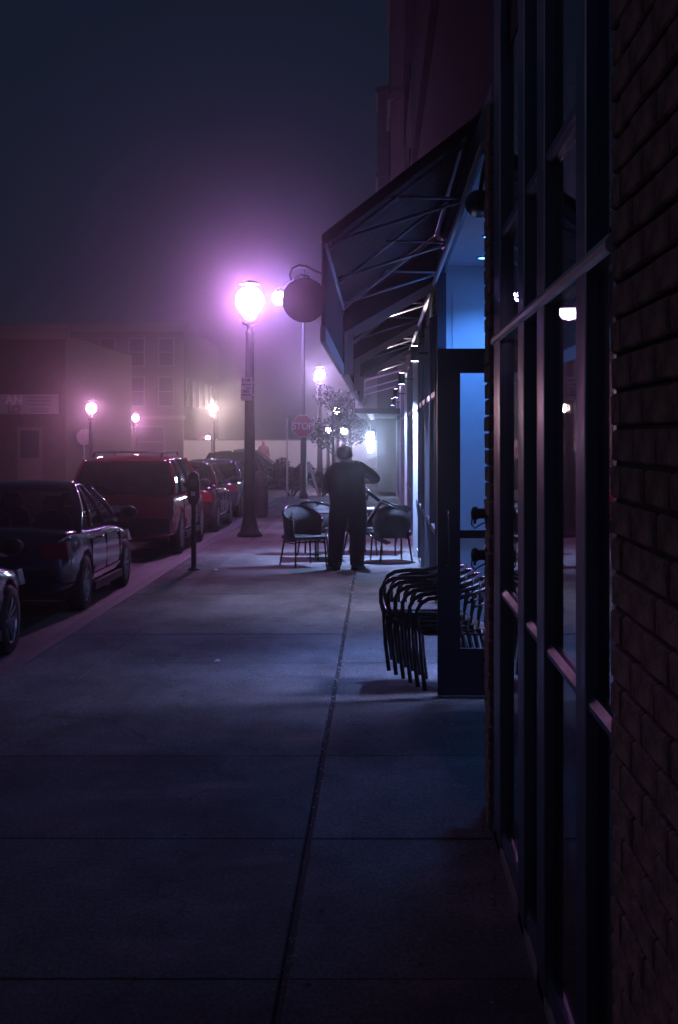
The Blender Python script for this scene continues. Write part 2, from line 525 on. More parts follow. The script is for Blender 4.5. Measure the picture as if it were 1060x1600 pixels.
# ---- entrance recess, its back wall, far side wall and soffit
rec = empty('entrance_recess', (0.6, 7.3, 0))
tag(rec, 'blue lit recessed shop entrance with pale panelled side wall behind open door', 'entrance')
rec.location = (0, 0, 0)
MB().box(1.35, 1.45, 7.3, 10.42, 0, 3.58).build('back_wall', M_WALLPALE, rec)
MB().box(1.35, 1.45, 11.36, 14.2, 0, 3.58).build('back_wall', M_WALLPALE, rec)
MB().box(1.35, 1.45, 10.42, 11.36, 2.56, 3.58).build('door_header', M_WALLPALE, rec)
b = MB(); b.box(4.2, 4.3, 8.6, 13.7, 0, 3.3); b.box(1.46, 4.2, 8.6, 8.7, 0, 3.3); b.box(1.46, 4.2, 13.6, 13.7, 0, 3.3); b.box(1.46, 4.2, 8.7, 13.6, 3.2, 3.3)
b.build('lobby_wall', M_WALLPALE, rec)
MB().box(1.36, 4.2, 8.7, 13.6, -0.02, 0.006).build('lobby_floor', mat('lobby_floor', (.3,.3,.32), .5), rec)
MB().box(0.60, 1.35, 14.0, 14.2, 0.0, 3.58).build('side_wall', M_WALLPALE, rec)
MB().box(0.726, 1.30, 13.985, 13.998, 0.98, 3.30).build('wall_panel', M_WALLPALE, rec)
MB().box(0.61, 1.34, 13.97, 13.998, 0.90, 0.965).build('dado_rail', M_WALLPALE, rec)
MB().box(0.61, 1.34, 13.97, 13.998, 2.56, 2.62).build('wall_trim', M_WALLPALE, rec)
MB().box(0.64, 4.5, 7.3, 14.2, 3.58, 3.72).build('soffit', M_SOFFIT, rec)
MB().box(0.586, 0.638, 7.3, 14.2, 3.50, 3.748).build('fascia', M_FRAMEDARK, rec)
MB().box(0.575, 0.66, 13.9, 14.21, 0, 3.5).build('corner_post', M_FRAMEDARK, rec)
MB().tube([(0.55, 7.4, 3.42), (0.55, 26, 3.42)], 0.024, 8).build('conduit', M_STRUT, rec)
MB().box(0.43, 1.33, 10.35, 10.47, 0.0005, 0.006).build('threshold', mat('threshold_metal', (.4,.4,.42), .35, .8), rec)

# downlight on the jamb
def downlight(loc, col, label, power, angle=140, group=None, r=0.05, h=0.16, es=40, arm=None, target=None, up=0):
    t = empty('wall_downlight', loc)
    tag(t, label, 'wall light', group)
    MB().lathe([(r, 0), (r, h), (r*0.9, h+0.01), (0.001, h+0.012)], n=14).build('housing', M_BLACKM, t)
    MB().lathe([(0.001, -0.004), (r*0.86, -0.003)], n=14).build('lens', emit('lens_' + str(es) + str(col[0]), col, es), t)
    if arm:
        MB().bar((0, 0, h*0.55), arm, 0.025).build('bracket', M_BLACKM, t)
    s = spot('lamp_light', (0, 0, -0.02), col, power, angle, t, 0.7, 0.04)
    if up:  # added up-light, there to brighten the awning ribs and pale end hems
        MB().lathe([(0.001, h + 0.018), (r*0.8, h + 0.017)], n=14).build('fill_lens', emit('fill_uplens' + str(es) + str(col[0]), (1.0, 0.80, 0.86), es*0.5), t)
        u = spot('fill_uplight', (0, 0, h + 0.03), (1.0, 0.80, 0.86), up, 150, t, 0.8, 0.04); u.rotation_euler = (PI, 0, 0)
    return t
downlight((0.632, 7.62, 2.83), BLUE, 'small cylinder wall light with lit lens beside brick jamb', 30, arm=(0.0, -0.31, 0.09))
for i, (xx, yy) in enumerate(((1.0, 13.32), (0.95, 11.9))):
    t = empty('recessed_downlight', (xx, yy, 3.575))
    tag(t, ['round downlight in the entrance soffit close to the pale side wall', 'round downlight in the entrance soffit above the open door'][i], 'ceiling light')
    MB().lathe([(0.09, 0.004), (0.09, -0.008), (0.075, -0.010), (0.072, 0.003)], n=20).build('trim_ring', M_SOFFIT, t)
    MB().lathe([(0.001, -0.002), (0.071, -0.003)], n=20).build('lens', emit('recess_lens', BLUE, 30), t)
    spot('lamp_light', (0, 0, -0.03), ((0.07, 0.28, 1.0), (0.26, 0.40, 1.0))[i], (125, 560)[i], (124, 70)[i], t, 0.8, 0.06)

t = empty('lobby_light', (2.5, 11.0, 3.19)); tag(t, 'cool panel light on the lobby ceiling behind the open glass door', 'ceiling light')
MB().box(-0.62, 0.62, -0.32, 0.32, -0.03, 0.0).build('frame', M_STRUT, t)
MB().box(-0.58, 0.58, -0.28, 0.28, -0.034, -0.0305).build('diffuser', emit('lobby_emit', (0.42, 0.46, 1.0), 110.0), t)
# ---- open glass door
dr = empty('glass_door', (0.43, 10.4, 0.012))
tag(dr, 'dark framed glass shop door standing open across the sidewalk', 'door')
DW, DH = 0.90, 2.53
def fr(x0, x1, z0, z1, nm, d0=-0.022, d1=0.022, mt=M_FRAMEDARK):
    return MB().box(x0, x1, d0, d1, z0, z1).build(nm, mt, dr)
fr(0, 0.165, 0, DH, 'stile'); fr(DW-0.12, DW, 0, DH, 'stile')
fr(0.165, DW-0.12, DH-0.178, DH, 'top_rail'); fr(0.165, DW-0.12, 0, 0.34, 'bottom_rail')
fr(0.165, DW-0.12, 0.34, DH-0.178, 'pane', -0.004, 0.004, M_DOORG)
b = MB(); b.bar((0.12, 0.07, 1.17), (DW-0.08, 0.07, 1.17), 0.05, 0.06); b.bar((0.14, 0.02, 1.17), (0.14, 0.07, 1.17), 0.03); b.bar((DW-0.1, 0.02, 1.17), (DW-0.1, 0.07, 1.17), 0.03)
b.build('push_bar', M_BLACKM, dr)
MB().tube([(0.07,-0.02,0.95),(0.07,-0.07,0.97),(0.07,-0.07,1.33),(0.07,-0.02,1.35)], 0.011, 8).build('pull_handle', M_BLACKM, dr)

# ---- standpipe outlets on the jamb
for i, z in enumerate((1.51, 1.30)):
    t = empty('standpipe_outlet', (0.548, 7.20, z))
    tag(t, ['upper dark standpipe outlet on the brick jamb beside the door', 'lower dark standpipe outlet on the brick jamb beside the door'][i], 'valve')
    MB().lathe([(0.022,-0.012),(0.05,-0.010),(0.05,0.006),(0.03,0.008)], n=14, axis='x').build('flange', M_BLACKM, t)
    MB().lathe([(0.001,-0.082),(0.02,-0.080),(0.034,-0.072),(0.036,-0.050),(0.027,-0.046),(0.026,-0.012)], n=14, axis='x').build('cap', M_BLACKM, t)
    for q in range(3):
        a = q*2*PI/3 + 0.4
        MB().bar((-0.062, 0.030*math.cos(a), 0.030*math.sin(a)), (-0.062, 0.052*math.cos(a), 0.052*math.sin(a)), 0.014).build('lug', M_BLACKM, t)
    MB().tube([(-0.075,0,-0.02),(-0.078,0,-0.055),(-0.06,0,-0.075),(-0.04,0,-0.06),(-0.01,0,-0.045)], 0.004, 5).build('chain', M_BLACKM, t)
t = empty('floodlight', (0.53, 7.45, 3.13)); tag(t, 'unlit dark floodlight under the awning above the brick jamb', 'floodlight')
MB().lathe([(0.03,-0.10),(0.055,-0.05),(0.075,0.07),(0.068,0.072)], n=14, axis='y').build('housing', M_BLACKM, t)
MB().tube([(0.0,0.02,0.04),(0.02,0.02,0.16),(0.06,0.02,0.34)], 0.012, 8).build('bracket', M_BLACKM, t)

# ================================================================== FAR STOREFRONT
far = empty('glazed_storefront', (FAC, 14.2, 0))
tag(far, 'long glazed storefront with metal mullions behind the tables and the man', 'building')
far.location = (0, 0, 0)
F0, F1 = 14.2, 46.0
MB().box(0.605, 0.75, F0 + 0.02, F1, 0, 0.12).build('sill', mat('white_sill', (0.6,0.6,0.6), .6), far)
MB().box(0.60, 4.5, F0 + 0.02, 26.0, 3.25, 3.745).build('header', M_DARKWALL, far)
MB().box(0.60, 4.5, 26.0, F1, 3.25, 13.5).build('upper_wall', mat('brown_render', (0.035,0.03,0.032), .9, var=.25, scale=1.5, bump=.4, spec=.1), far)
colsY = [22.7, 30.2, 37.8, 45.3]
yy = 14.6; mys = []
while yy < F1 - 0.3:
    if all(abs(yy - c) > 0.35 for c in colsY): mys.append(yy)
    yy += 1.58
mm = MB().box(-0.06, 0.06, -0.045, 0.045, 0.12, 3.25).mesh('mullion', M_METAL)
for yv in mys: inst('mullion', mm, far, (0.635, yv, 0))
sup = sorted(mys + colsY); prev = F0 + 0.02
pl_ = None
for i in range(len(sup) - 1):
    a, b_ = sup[i] + 0.05, sup[i+1] - 0.05
    for z0, z1 in ((0.86, 0.92), (2.32, 2.38)):
        MB().box(0.59, 0.66, a, b_, z0, z1).build('rail', M_RAIL if z1 > 2 else M_METAL, far)
    for z0, z1 in ((0.12, 0.86), (0.92, 2.32), (2.38, 3.25)):
        MB().box(0.63, 0.637, a, b_, z0, z1).build('pane', M_PANE, far)
for cy in colsY:
    MB().cbox(0.55, 0.70, cy - 0.06, cy + 0.06, 0.0, 3.25, 0.004).build('column', M_PALECOL, far)
b = MB(); b.box(4.4, 4.5, F0 + 0.1, F1, 0, 3.2); b.box(0.72, 4.4, F0 + 0.21, F0 + 0.28, 0, 3.2); b.box(0.72, 4.4, F1 - 0.1, F1, 0, 3.2); b.box(0.76, 4.4, F0 + 0.3, F1-0.1, 3.18, 3.24)
b.build('interior_wall', mat('interior_pale', (0.45,0.46,0.5), .8), far)
MB().box(0.76, 4.4, F0+0.3, F1-0.1, -0.02, 0.01).build('interior_floor', mat('interior_floor', (0.2,0.2,0.22), .5), far)
for i, yv in enumerate((19.0, 23.4, 28.0, 33.0, 39.0)):
    t = empty('ceiling_panel_light', (2.0, yv, 3.17))
    tag(t, 'cool white ceiling panel inside the glazed shop, %s when counted from the entrance' % ('first','second','third','fourth','fifth')[i], 'ceiling light', 'panel lights in the glazed shop')
    MB().box(-0.62, 0.62, -0.32, 0.32, -0.03, 0.0).build('frame', M_STRUT, t)
    MB().box(-0.58, 0.58, -0.28, 0.28, -0.034, -0.0305).build('diffuser', emit('panel_emit', PALEBLUE, 9.0), t)
# bay windows on the upper storeys
bay_w = mat('bay_stone', (0.085,0.075,0.078), .85, var=.2, scale=2)
for i, (by, bl, xo) in enumerate(((33.5, 3.2, 0.28), (43.5, 2.4, -0.02))):
    bb = MB().prism([(0.60, by-0.7), (xo, by), (xo, by+bl), (0.60, by+bl+0.7)], 5.2, 12.6, axis='z').build('bay', bay_w, far)
    for z in (5.9, 8.1, 10.3):
        MB().box(xo - 0.02, xo + 0.02, by + 0.35, by + bl - 0.35, z, z + 1.4).build('window', M_TINTG, bb)
    for z in (7.6, 9.8, 12.4):
        MB().prism([(0.60, by-0.82), (xo - 0.08, by-0.05), (xo - 0.08, by+bl+0.05), (0.60, by+bl+0.82)], z, z + 0.16, axis='z').build('ledge', bay_w, bb)
for j in range(4):
    for z in (5.6, 8.6):
        MB().box(0.57, 0.61, 26.6 + j*1.75, 27.6 + j*1.75, z, z + 1.7).build('window', M_TINTG, far)

# projecting wall lamps on the pale columns
for i, cy in enumerate(colsY[:3]):
    downlight((0.36, cy - 0.42, 2.72), (0.36, 0.50, 1.0), ['cylinder wall light on the pale column nearest the standing man', 'cylinder wall light on the second pale column beyond the man', 'cylinder wall light on the third pale column beyond the man'][i],
              (1500, 420, 260)[i], 118, 'wall lights on the storefront columns', arm=(0.19, 0.37, 0.09), r=0.055, up=60)
downlight((0.42, 16.6, 2.78), PALEBLUE, 'cylinder wall light under the second awning near the open door', 420, 120, 'wall lights on the storefront columns', arm=(0.155, 0, 0.09), r=0.05, up=60)

# ================================================================== AWNINGS
def awning(y0, y1, label, pale_end):
    t = empty('awning', (0.58, y0, 3.9)); t.location = (0, 0, 0)
    tag(t, label, 'awning', 'awnings along the storefronts')
    A = Vector((0.58, 0, 3.88)); B = Vector((-0.35, 0, 3.16))
    n = int((y1 - y0) / 0.30); st = (y1 - y0) / n
    sl = (B - A); dirn = sl.normalized(); nr = Vector((-dirn.z, 0, dirn.x));
    if nr.z < 0: nr = -nr
    # fabric strips between the seams: each a slightly sagging panel
    for k in range(n):
        a0 = y0 + k*st + 0.004; a1 = y0 + (k+1)*st - 0.004
        vs = []; fs = []
        NU = 4
        for j in range(NU + 1):
            yv = a0 + (a1 - a0) * j / NU
            sag = -0.012 * math.sin(PI * j / NU)
            for p in (A, B):
                vs.append(Vector((p.x, yv, p.z)) + nr * sag)
        for j in range(NU):
            fs.append((2*j, 2*j+1, 2*j+3, 2*j+2))
        off = len(vs)
        vs2 = [v + nr * 0.006 for v in vs]
        fs2 = [tuple(i + off for i in reversed(f)) for f in fs]
        rim = [(0, 1, 1+off, off), (2*NU, 2*NU+off, 2*NU+1+off, 2*NU+1)]
        MB().add(vs + vs2, fs + fs2 + rim).build('fabric_strip', M_CANVAS, t)
    # valance with a hem
    v = MB(); v.box(-0.362, -0.344, y0, y1, 2.60, 3.165)
    v.build('valance', M_VAL, t)
    MB().box(-0.37, -0.336, y0 - 0.01, y1 + 0.01, 2.50, 2.598).build('hem_bar', M_STRUT, t)
    MB().tube([(-0.345, y0, 3.13), (-0.345, y1, 3.13)], 0.02, 8).build('front_tube', M_STRUT, t)
    MB().tube([(0.555, y0, 3.83), (0.555, y1, 3.83)], 0.02, 8).build('wall_tube', M_STRUT, t)
    # end gable tube
    m = max(2, int(round((y1 - y0) / 1.9)))
    for k in range(m + 1):
        yv = y0 + 0.3 + (y1 - y0 - 0.5) * k / m
        MB().tube([(0.55, yv, 3.80), (-0.33, yv, 3.12)], 0.014, 6).build('rafter', M_STRUT, t)
        MB().tube([(0.545, yv, 3.44), (-0.32, yv, 3.165)], 0.013, 6).build('strut', M_STRUT, t)
        MB().tube([(0.545, yv, 3.455), (0.03, yv, 3.47)], 0.011, 6).build('brace', M_STRUT, t)
    if pale_end:
        MB().prism([(0.58, 3.86), (-0.345, 3.15), (-0.345, 2.95), (-0.25, 3.00), (0.58, 3.47)], y0 - 0.014, y0 - 0.004, axis='y').build('end_panel', M_CANVAS, t)
        MB().prism([(-0.25, 2.998), (0.58, 3.468), (0.58, 3.37), (-0.25, 2.89)], y0 - 0.016, y0 - 0.002, axis='y').build('end_hem', M_PALECANV, t)
        MB().prism([(-0.34, 2.945), (-0.255, 2.99), (-0.255, 2.53), (-0.34, 2.51)], y0 - 0.016, y0 - 0.002, axis='y').build('end_flap', M_PALECANV, t)
    else:
        MB().prism([(0.58, 3.90), (-0.36, 3.175), (-0.36, 3.10), (0.58, 3.82)], y0 - 0.02, y0 - 0.004, axis='y').build('end_trim', M_CANVAS, t)
    return t
awning(9.0, 13.7, 'largest maroon canvas awning with metal struts above the open door', False)
awning(14.25, 18.9, 'second maroon awning with a pale end panel, beyond the round sign', True)
awning(19.4, 24.3, 'third awning from the door, above the standing man', True)
awning(24.9, 30.0, 'farthest and smallest looking awning, beyond the standing man', True)

# ================================================================== ROUND HANGING SIGN
t = empty('round_sign', (-0.835, 16.0, 3.43)); tag(t, 'plain dark round hanging sign on a scrolled bracket beside the awning', 'sign')
M_SIGN = mat('sign_brown', (0.05, 0.035, 0.035), 0.6, var=.2, scale=8)
MB().lathe([(0.001,-0.035),(0.228,-0.035),(0.245,-0.028),(0.245,0.028),(0.228,0.035),(0.001,0.035)], n=40, axis='y').build('disc', M_SIGN, t)
MB().lathe([(0.236,-0.042),(0.25,-0.036),(0.25,0.036),(0.236,0.042)], n=40, axis='y').build('rim', M_BLACKM, t)
sc_pts = [(1.42,0,0.275),(0.55,0,0.275),(0.25,0,0.285),(0.12,0,0.33),(0.02,0,0.385),(-0.06,0,0.395),(-0.135,0,0.36),(-0.165,0,0.29),(-0.15,0,0.225)]
MB().tube(sc_pts, 0.014, 8).build('scroll_arm', M_BLACKM, t)
MB().tube([(-0.12,0,0.20),(-0.10,0,0.26),(-0.03,0,0.295),(0.04,0,0.27),(0.07,0,0.225)], 0.011, 8).build('hanger', M_BLACKM, t)
MB().tube([(1.42,0,0.16),(0.3,0,0.16),(0.2,0,0.1)], 0.009, 6).build('stay_rod', M_BLACKM, t)
MB().box(1.40,1.432,-0.05,0.05,0.08,0.36).build('wall_plate', M_BLACKM, t)

# ================================================================== STREET LAMPS
M_POLE = mat('lamp_pole', (0.055,0.05,0.05), 0.5, 0.2, var=.2, bump=.2)
M_SHELL = pane_mat('lamp_globe_glass', (0.97,0.97,0.97), 1.12)
def acorn_lamp(loc, zc, label, col, strength, s=1.0, group='acorn street lamps', pole=True, fine=True, bulb_r=0.2):
    t = empty('street_lamp', loc); tag(t, label, 'street lamp', group)
    nseg = 20 if fine else 10
    zb = zc - 0.40*s
    if pole:
        MB().lathe([(0.24*s,0),(0.24*s,0.05),(0.19*s,0.10),(0.15*s,0.22),(0.125*s,0.4),(0.118*s,0.8),(0.098*s,2.0),(0.075*s,zb-0.25),(0.085*s,zb-0.22),(0.06*s,zb-0.18),(0.05*s,zb-0.08),(0.14*s,zb-0.05),(0.15*s,zb)], n=16 if fine else 8).build('pole', M_POLE, t)
    MB().lathe([(0.15*s,zb+0.001),(0.20*s,zb+0.12*s),(0.265*s,zb+0.36*s),(0.29*s,zb+0.52*s),(0.27*s,zb+0.62*s),(0.20*s,zb+0.70*s)], n=nseg).build('globe', M_SHELL, t)
    MB().lathe([(0.205*s,zb+0.705*s),(0.13*s,zb+0.755*s),(0.04*s,zb+0.78*s),(0.001,zb+0.785*s)], n=nseg).build('cap', M_POLE, t)
    r = bulb_r*s
    MB().lathe([(0.001,zc-r),(0.5*r,zc-0.87*r),(0.87*r,zc-0.5*r),(r,zc),(0.87*r,zc+0.5*r),(0.5*r,zc+0.87*r),(0.001,zc+r)], n=12).build('bulb', emit('bulb_%d_%d_%d' % (int(strength*10), int(col[1]*1000), int(col[0]*1000)), col, strength), t)
    return t
MAIN_LAMP = acorn_lamp((-2.45, 27.0, 0), 4.48, 'brightest street lamp on the thick pole at the curb', MAIN, 270, bulb_r=0.265)

# mast lamp behind the round sign, its pole carries the stop sign
t = empty('mast_lamp', (-2.30, 43.5, 0)); tag(t, 'tall thin lamp post whose lamp glows behind the round sign', 'street lamp')
MB().lathe([(0.14,0),(0.14,0.15),(0.10,0.2),(0.09,2.0),(0.055,2.05),(0.045,7.0)], n=10).build('pole', M_POLE, t)
xl, zl = W(436, 466, 43.5)
MB().tube([(0,0,6.7),(-0.3,0,6.75),(xl+2.30,0,zl+0.28)], 0.03, 8).build('arm', M_POLE, t)
MB().lathe([(0.16,zl+0.18),(0.12,zl+0.26),(0.03,zl+0.3)], (xl+2.30,0,0), 14).build('cap', M_POLE, t)
MB().lathe([(0.001,zl-0.2),(0.1,zl-0.17),(0.17,zl-0.1),(0.2,zl),(0.17,zl+0.1),(0.1,zl+0.17)], (xl+2.30,0,0), 12).build('bulb', emit('mast_bulb', (0.36,0.28,1.0), 300), t)

FARL = [ # px, py, distance, bulb radius, colour, strength, label
 (143,638,57,0.20,WARM,95,'street lamp glowing left of the red SUV, beside the round sign back'),
 (212,653,88,0.20,WARM,120,'street lamp glowing just above the roof of the red SUV'),
 (196,677,95,0.17,WARM,25,'small dim street lamp low above the red SUV roof'),
 (333,638,80,0.22,(1.0,0.74,0.66),200,'street lamp with wide warm halo left of the thick lamp pole'),
 (325,684,100,0.18,WARM,40,'small far street lamp low beneath the warm halo lamp'),
 (500,585,60,0.20,(0.75,0.52,1.0),150,'street lamp with a bracket above and right of the stop sign'),
 (527,643,70,0.20,(0.9,0.68,0.9),60,'small warm lamp among the tree branches right of the stop sign'),
 (513,673,80,0.18,(0.8,0.65,1.0),60,'small pale lamp low in the tree, left of its twin lamp'),
 (538,673,85,0.20,(0.8,0.70,1.0),60,'small lamp just above the head of the standing man'),
]
for (px, py, d, br, col, st, lab) in FARL:
    st *= 2.3
    x, z = W(px, py, d)
    acorn_lamp((x, d, 0), z, lab, col, st, 1.0 if br >= 0.2 else 0.85, 'distant street lamps', True, False, br)

# ================================================================== PARKING SIGNS ON LAMP, METER, STOP SIGN, POSTS
M_SIGNW = mat('sign_white', (0.5,0.48,0.5), .45, var=.08)
M_SIGNR = mat('sign_red', (0.42,0.02,0.035), .4)
M_GALV = mat('galvanised', (0.35,0.35,0.37), .45, .8, var=.15)
t = empty('parking_sign', (-2.50, 26.86, 2.60)); tag(t, 'small parking sign strapped to the thick street lamp pole', 'sign')
pd = MB().cbox(-0.105,0.105,-0.004,0.004,0.22,0.42,0.002).build('plate', M_SIGNW, t)
pd2 = MB().cbox(-0.105,0.105,-0.004,0.004,-0.02,0.205,0.002).build('plate', M_SIGNW, t)
M_INK = mat('sign_ink', (0.10,0.03,0.05), .6)
text_mesh('lettering', '2 HR', 0.085, 0.001, M_INK, pd, (0,-0.006,0.36), bold=.002)
text_mesh('lettering', 'PARKING', 0.044, 0.001, M_INK, pd, (0,-0.006,0.28), bold=.001)
text_mesh('lettering', 'NO', 0.075, 0.001, M_INK, pd2, (0,-0.006,0.15), bold=.002)
text_mesh('lettering', 'PARKING', 0.044, 0.001, M_INK, pd2, (0,-0.006,0.085), bold=.001)
for z in (0.32, 0.09):
    MB().box(-0.09,0.16,0.006,0.022,z-0.012,z+0.012).build('strap', M_GALV, t)

x, _ = W(303, 890, 20.2)
t = empty('parking_meter', (x, 20.2, 0)); tag(t, 'black parking meter on a post near the curb', 'parking meter')
M_METER = mat('meter_black', (0.02,0.02,0.024), .4, .4)
MB().lathe([(0.085,0),(0.085,0.02),(0.05,0.035),(0.038,0.05),(0.034,0.9),(0.045,0.91),(0.045,0.95)], n=14).build('post', M_METER, t)
hd = MB(); hd.prism([(-0.055,0.94),(0.055,0.94),(0.085,1.02),(0.085,1.26),(0.06,1.33),(-0.06,1.33),(-0.085,1.26),(-0.085,1.02)], -0.06, 0.06, axis='y'); hd = hd.build('head', M_METER, t)
MB().lathe([(0.075,-0.05),(0.075,0.05)], (0,0,1.325), 16, axis='y').build('dome', M_METER, t)
MB().box(-0.05,0.05,-0.066,-0.058,1.20,1.30).build('display', mat('meter_glass', (.08,.09,.1), .1), hd)
MB().box(-0.03,0.03,-0.068,-0.058,1.06,1.12).build('coin_plate', M_GALV, hd)

def oct_pts(r): return [(r*math.cos(PI/8+k*PI/4), r*math.sin(PI/8+k*PI/4)) for k in range(8)]
sx, sz = W(473, 666, 43.2)
t = empty('stop_sign', (sx, 43.25, sz)); tag(t, 'red octagonal STOP sign on the post beyond the chairs', 'sign')
R8 = 0.365
MB().prism(oct_pts(R8), -0.004, 0.004).build('border', M_SIGNW, t)
pl = MB().prism(oct_pts(R8*0.93), -0.008, -0.0045).build('face', M_SIGNR, t)
text_mesh('lettering', 'STOP', 0.30, 0.001, M_SIGNW, pl, (0,-0.0105,-0.005), sx=0.86, bold=0.006)
MB().box(-0.03,0.03,0.005,0.10,-0.2,0.2).build('bracket', M_GALV, t)

x, _ = W(449, 780, 42.0)
t = empty('sign_post', (x, 42.0, 0)); tag(t, 'thin bare metal sign post left of the stop sign', 'post')
MB().box(-0.03,0.03,-0.02,0.02,0,2.45).build('post', M_GALV, t)
MB().lathe([(0.001,0.06),(0.045,0.05),(0.055,0),(0.045,-0.05),(0.001,-0.06)], (0,0,2.47), 10).build('cap', M_GALV, t)
x, z = W(132, 683, 62)
t = empty('stop_sign', (x, 62, 0)); tag(t, 'back of a grey sign on a post across the street, left of the SUV', 'sign')
MB().prism(oct_pts(0.36), -0.004, 0.004).build('plate', M_GALV, t).location = (0, 0, z)
MB().box(-0.025,0.025,-0.035,-0.006,0,z+0.25).build('post', M_GALV, t)

# ================================================================== CARS
M_INT = mat('car_interior', (0.015,0.015,0.018), .8)
def carpaint(name, col, metal=0.35):
    return mat(name, col, 0.22, metal, coat=1.0)
def loft(stations, mt, name, parent, subs=2):
    """stations: list of (y, [(halfwidth, z), ...]); mirrored half sections joined into a closed skin"""
    vs = []; fs = []
    n = len(stations[0][1]); ring = 2 * n
    for (yv, prof) in stations:
        for (hw, z) in prof: vs.append((hw, yv, z))
        for (hw, z) in reversed(prof): vs.append((-hw, yv, z))
    for i in range(len(stations) - 1):
        for k in range(ring):
            k2 = (k + 1) % ring
            fs.append((i*ring+k, i*ring+k2, (i+1)*ring+k2, (i+1)*ring+k))
    fs.append(tuple(reversed(range(ring))))
    o = len(vs) - ring
    fs.append(tuple(o + k for k in range(ring)))
    ob = MB().add(vs, fs, 0, True).build(name, mt, parent)
    if subs:
        m = ob.modifiers.new('s', 'SUBSURF'); m.levels = subs; m.render_levels = subs
    return ob
def apply_mods(ob):
    dg = bpy.context.evaluated_depsgraph_get()
    me = bpy.data.meshes.new_from_object(ob.evaluated_get(dg))
    old = ob.data; ob.modifiers.clear(); ob.data = me
    return ob
def make_wheel(parent, x, yv, r, side):
    wr = empty('wheel', (x, yv, r)); wr.parent = parent
    t = 0.10
    MB().lathe([(r*0.66,-t),(r*0.93,-t),(r,-t*0.7),(r,t*0.7),(r*0.93,t),(r*0.66,t)], n=28, axis='x', cap=False).build('tyre', M_RUB, wr)
    rm = MB(); rm.lathe([(r*0.67,side*t*0.95),(r*0.62,side*t*0.9),(r*0.60,side*t*0.2)], n=24, axis='x', cap=False)
    rm.lathe([(0.001,side*t*0.75),(r*0.17,side*t*0.7),(r*0.19,side*t*0.3)], n=12, axis='x')
    for k in range(10):
        a = 2*PI*k/10
        p0 = Vector((side*t*0.6, math.cos(a)*r*0.14, math.sin(a)*r*0.14)); p1 = Vector((side*t*0.78, math.cos(a)*r*0.63, math.sin(a)*r*0.63))
        rm.bar(p0, p1, 0.028, 0.03)
    rm.build('rim', M_RIM, wr)
    MB().lathe([(0.001,-side*t*0.1),(r*0.6,-side*t*0.1)], n=16, axis='x').build('brake_disc', M_BLACK, wr)
    return wr

